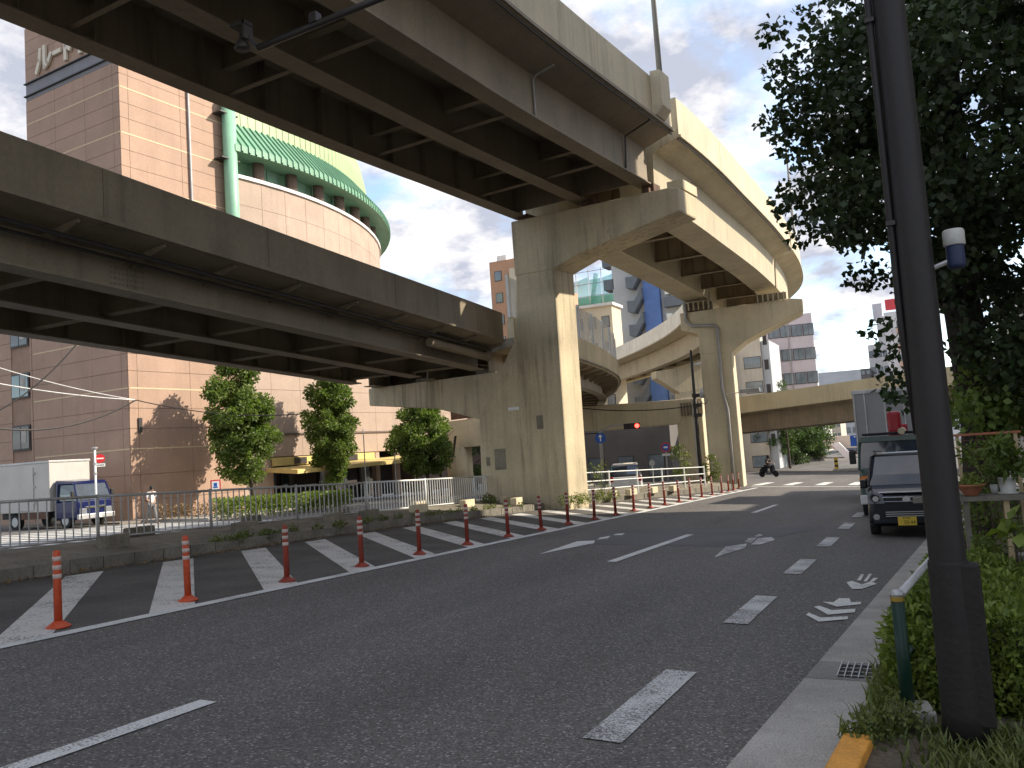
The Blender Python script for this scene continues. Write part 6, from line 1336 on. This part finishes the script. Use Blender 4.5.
c = Vector((P_.x, P_.y, zat(587, 434, P_))) - o_ * 1.0; k = MB(); k.box(c, (.3, .2, .9), m=Q_); sh2 = k.build('pedestrian_head', 'box_grey', ts); k = MB(); k.box(c + Vector((0, 0, .22)) + f_ * .11, (.2, .03, .3), m=Q_); k.build('lens', 'signal_green', sh2); k = MB(); k.tube([c, Vector((P_.x, P_.y, c.z))], .03, 6); k.build('arm', 'dark_pipe', ts)
# blue direction sign far away
P_ = Vector(atD(864, 440, 96)); f_ = facing(P_); o_ = Vector((-f_.y, f_.x, 0)); o_ = o_ if o_.x > 0 else -o_; Q_ = Matrix(((o_.x, f_.x, 0), (o_.y, f_.y, 0), (0, 0, 1))); Pz = Vector((P_.x + 1.6, P_.y, gz(P_.x, P_.y)))
bs = thing('direction_sign', 'large blue direction sign hanging beyond the flyover', 'road sign', Pz); k = MB(); k.box(P_, (2.9, .06, 1.25), m=Q_); bo = k.build('board', 'sign_blue_face', bs)
k = MB(); k.tube([Pz, Vector((Pz.x, Pz.y, P_.z + .8)), P_ + Vector((0, .1, .4))], .09, 8); k.build('pole', 'galv', bs)
k = MB(); k.prism([P_ - f_ * -.05 + o_ * a_ + Vector((0, 0, b_)) for a_, b_ in ((-.5, -.5), (-.38, -.5), (.1, .1), (.25, 0), (.3, .35), (-.1, .3), (0, .18))], f_ * .01); k.build('arrow', 'sign_white_face', bo); k = MB(); [k.box(P_ + f_ * .05 + o_ * (-.95 + .2 * j) + Vector((0, 0, .42)), (.14, .01, .14), m=Q_) for j in range(5)]; k.build('lettering', 'sign_white_face', bo)
# yellow-black bollard on the far median
P_ = Vector(G(837, 471)); md = thing('median', 'low kerbed median strip at the far crossing', 'kerb', P_); k = MB(); k.box((P_.x + 3.2, P_.y, P_.z + .08), (7, 1.0, .2)); k.build('kerb', 'gutter', md, bevel=.03)
mat('marker_yellow', (.6, .4, .03), .5); bo_ = thing('median_marker', 'yellow marker post on the far median', 'bollard', P_); k = MB(); k.lathe([(.16, .1), (.16, 1.2), (.1, 1.25)], P_, 10); k.build('post', 'marker_yellow', bo_)
for z_ in (.4, .8): k = MB(); k.lathe([(.165, z_), (.165, z_ + .18)], P_, 10); k.build('stripe', 'plastic_black', bo_)
# slim utility pole before the farther pier, with transformer and cables
P_ = Vector(atD(702, 484, 43)); P_.z = gz(P_.x, P_.y) + .1; zt_ = zat(692, 350, P_); sp_ = thing('cable_pole', 'slim dark cable pole standing in front of the farther pier', 'utility pole', P_)
k = MB(); k.tube([P_, P_ + Vector((0, 0, 3)), Vector((P_.x, P_.y, zt_))], [.11, .09, .06], 10); k.build('pole', 'dark_pipe', sp_, smooth=True)
k = MB(); k.tube([P_ + Vector((-.12, -.1, 0)), P_ + Vector((-.12, -.1, 4.4))], .045, 6); k.build('conduit', 'grey_pipe', sp_)
za_ = zat(702, 405, P_)
for dz_, w_ in ((0, .5), (.5, .4), (-.5, .45)): k = MB(); k.box((P_.x + .1, P_.y - .05, za_ + dz_), (w_, .16, .18)); k.build('junction_box', 'dark_pipe', sp_)
k = MB(); [k.tube([(P_.x + .5 + .16 * math.cos(i / 12 * 6.283) , P_.y - .1, za_ + .25 + .22 * math.sin(i / 12 * 6.283)), (P_.x + .5 + .16 * math.cos((i + 1) / 12 * 6.283), P_.y - .1, za_ + .25 + .22 * math.sin((i + 1) / 12 * 6.283))], .02, 5) for i in range(12)]; k.build('cable_coil', 'dark_pipe', sp_)
def cable(label, a, c, sag, r, m='dark_pipe'):
    a, c = Vector(a), Vector(c); k = MB(); k.tube([a.lerp(c, t / 16) - Vector((0, 0, sag * 4 * (t / 16) * (1 - t / 16))) for t in range(17)], r, 6); o = k.build('overhead_cable', m); return tag(o, label, 'cable')
cable('thin cable running left from the slim pole under the ramp', (P_.x, P_.y, za_), atD(560, 405, 50), .3, .03)
lj = thing('street_lamp', 'grey flat street lamp arm attached to the farther pier', 'lamp', atD(745, 392, 44)); k = MB(); k.tube([atD(726, 395, 43.5), atD(741, 392, 43.5)], .03, 6); k.build('arm', 'grey_pipe', lj); k = MB(); p = Vector(atD(750, 390.5, 43.5)); k.box(p, (1.0, .3, .22), R(3)); k.build('lamp_head', 'grey_pipe', lj, bevel=.05)
# cables over the side street
cA_, cB_ = atX(134, 400, -38.2), None
W0 = hv(.2, .3, zat(136, 400, hv(.2, .3, 0)))
for i, (pa, pb, dA, sag, r_, m_, lab) in enumerate((((-60, 348), (136, 390), 36, .25, .026, 'galv', 'upper pale cable stretched to the hotel corner'), ((-60, 372), (137, 402), 36, .2, .032, 'galv', 'lower pale thick cable stretched to the hotel corner'), ((-60, 415), (137, 400), 36, 1.1, .045, 'dark_pipe', 'dark sagging cable crossing the hotel side wall'), ((-60, 430), (80, 340), 36, .9, .035, 'dark_pipe', 'dark cable rising steeply behind the ramp'), ((136, 400), (300, 414), 43.5, .35, .03, 'dark_pipe', 'thin dark cable running along the sunlit hotel wall'))):
    a = atD(*pa, dA + 2); c = W0 if i < 3 else atD(*pb, 46 if i == 4 else 43)
    if i == 4: a = W0
    cable(lab, a, c, sag, r_, m_)
# floodlight on a long arm under the near viaduct
A0, A1 = Vector(atD(258, 48, 13.6)), Vector(atD(430, -22, 12.6)); fld = thing('floodlight', 'small floodlight on a long arm under the near viaduct girders', 'floodlight', A1)
k = MB(); k.tube([A0, A1], .055, 8); k.build('arm', 'dark_pipe', fld, smooth=True)
for t in (.35, .75): k = MB(); q = A0.lerp(A1, t); k.box(q + Vector((0, 0, .1)), (.14, .14, .16)); k.build('clamp', 'dark_pipe', fld)
hp_ = Vector(atD(242, 40, 13.6)); k = MB(); k.lathe([(.12, -.02), (.125, 0), (.09, .10), (.045, .15), (.04, .25)], hp_ + Vector((0, 0, -.14)), 14); lh = k.build('lamp_shade', 'dark_pipe', fld, smooth=True)
k = MB(); k.lathe([(.001, -.015), (.10, -.01)], hp_ + Vector((0, 0, -.14)), 12); k.build('lens', 'lens_white', lh)
k = MB(); k.box(hp_ + Vector((.0, 0, .24)), (.3, .2, .06)); k.box(hp_ + Vector((.12, 0, .12)), (.04, .2, .3)); k.tube([hp_ + Vector((.1, 0, .05)), A0], .04, 6); k.build('bracket', 'dark_pipe', fld)
dv = (A1 - A0).normalized(); k = MB(); k.tube([A1, A1 + dv * 1.5, Vector((-7.6, (A1 + dv * 1.5).y, 9.45))], .05, 6); k.build('hanger', 'dark_pipe', fld)
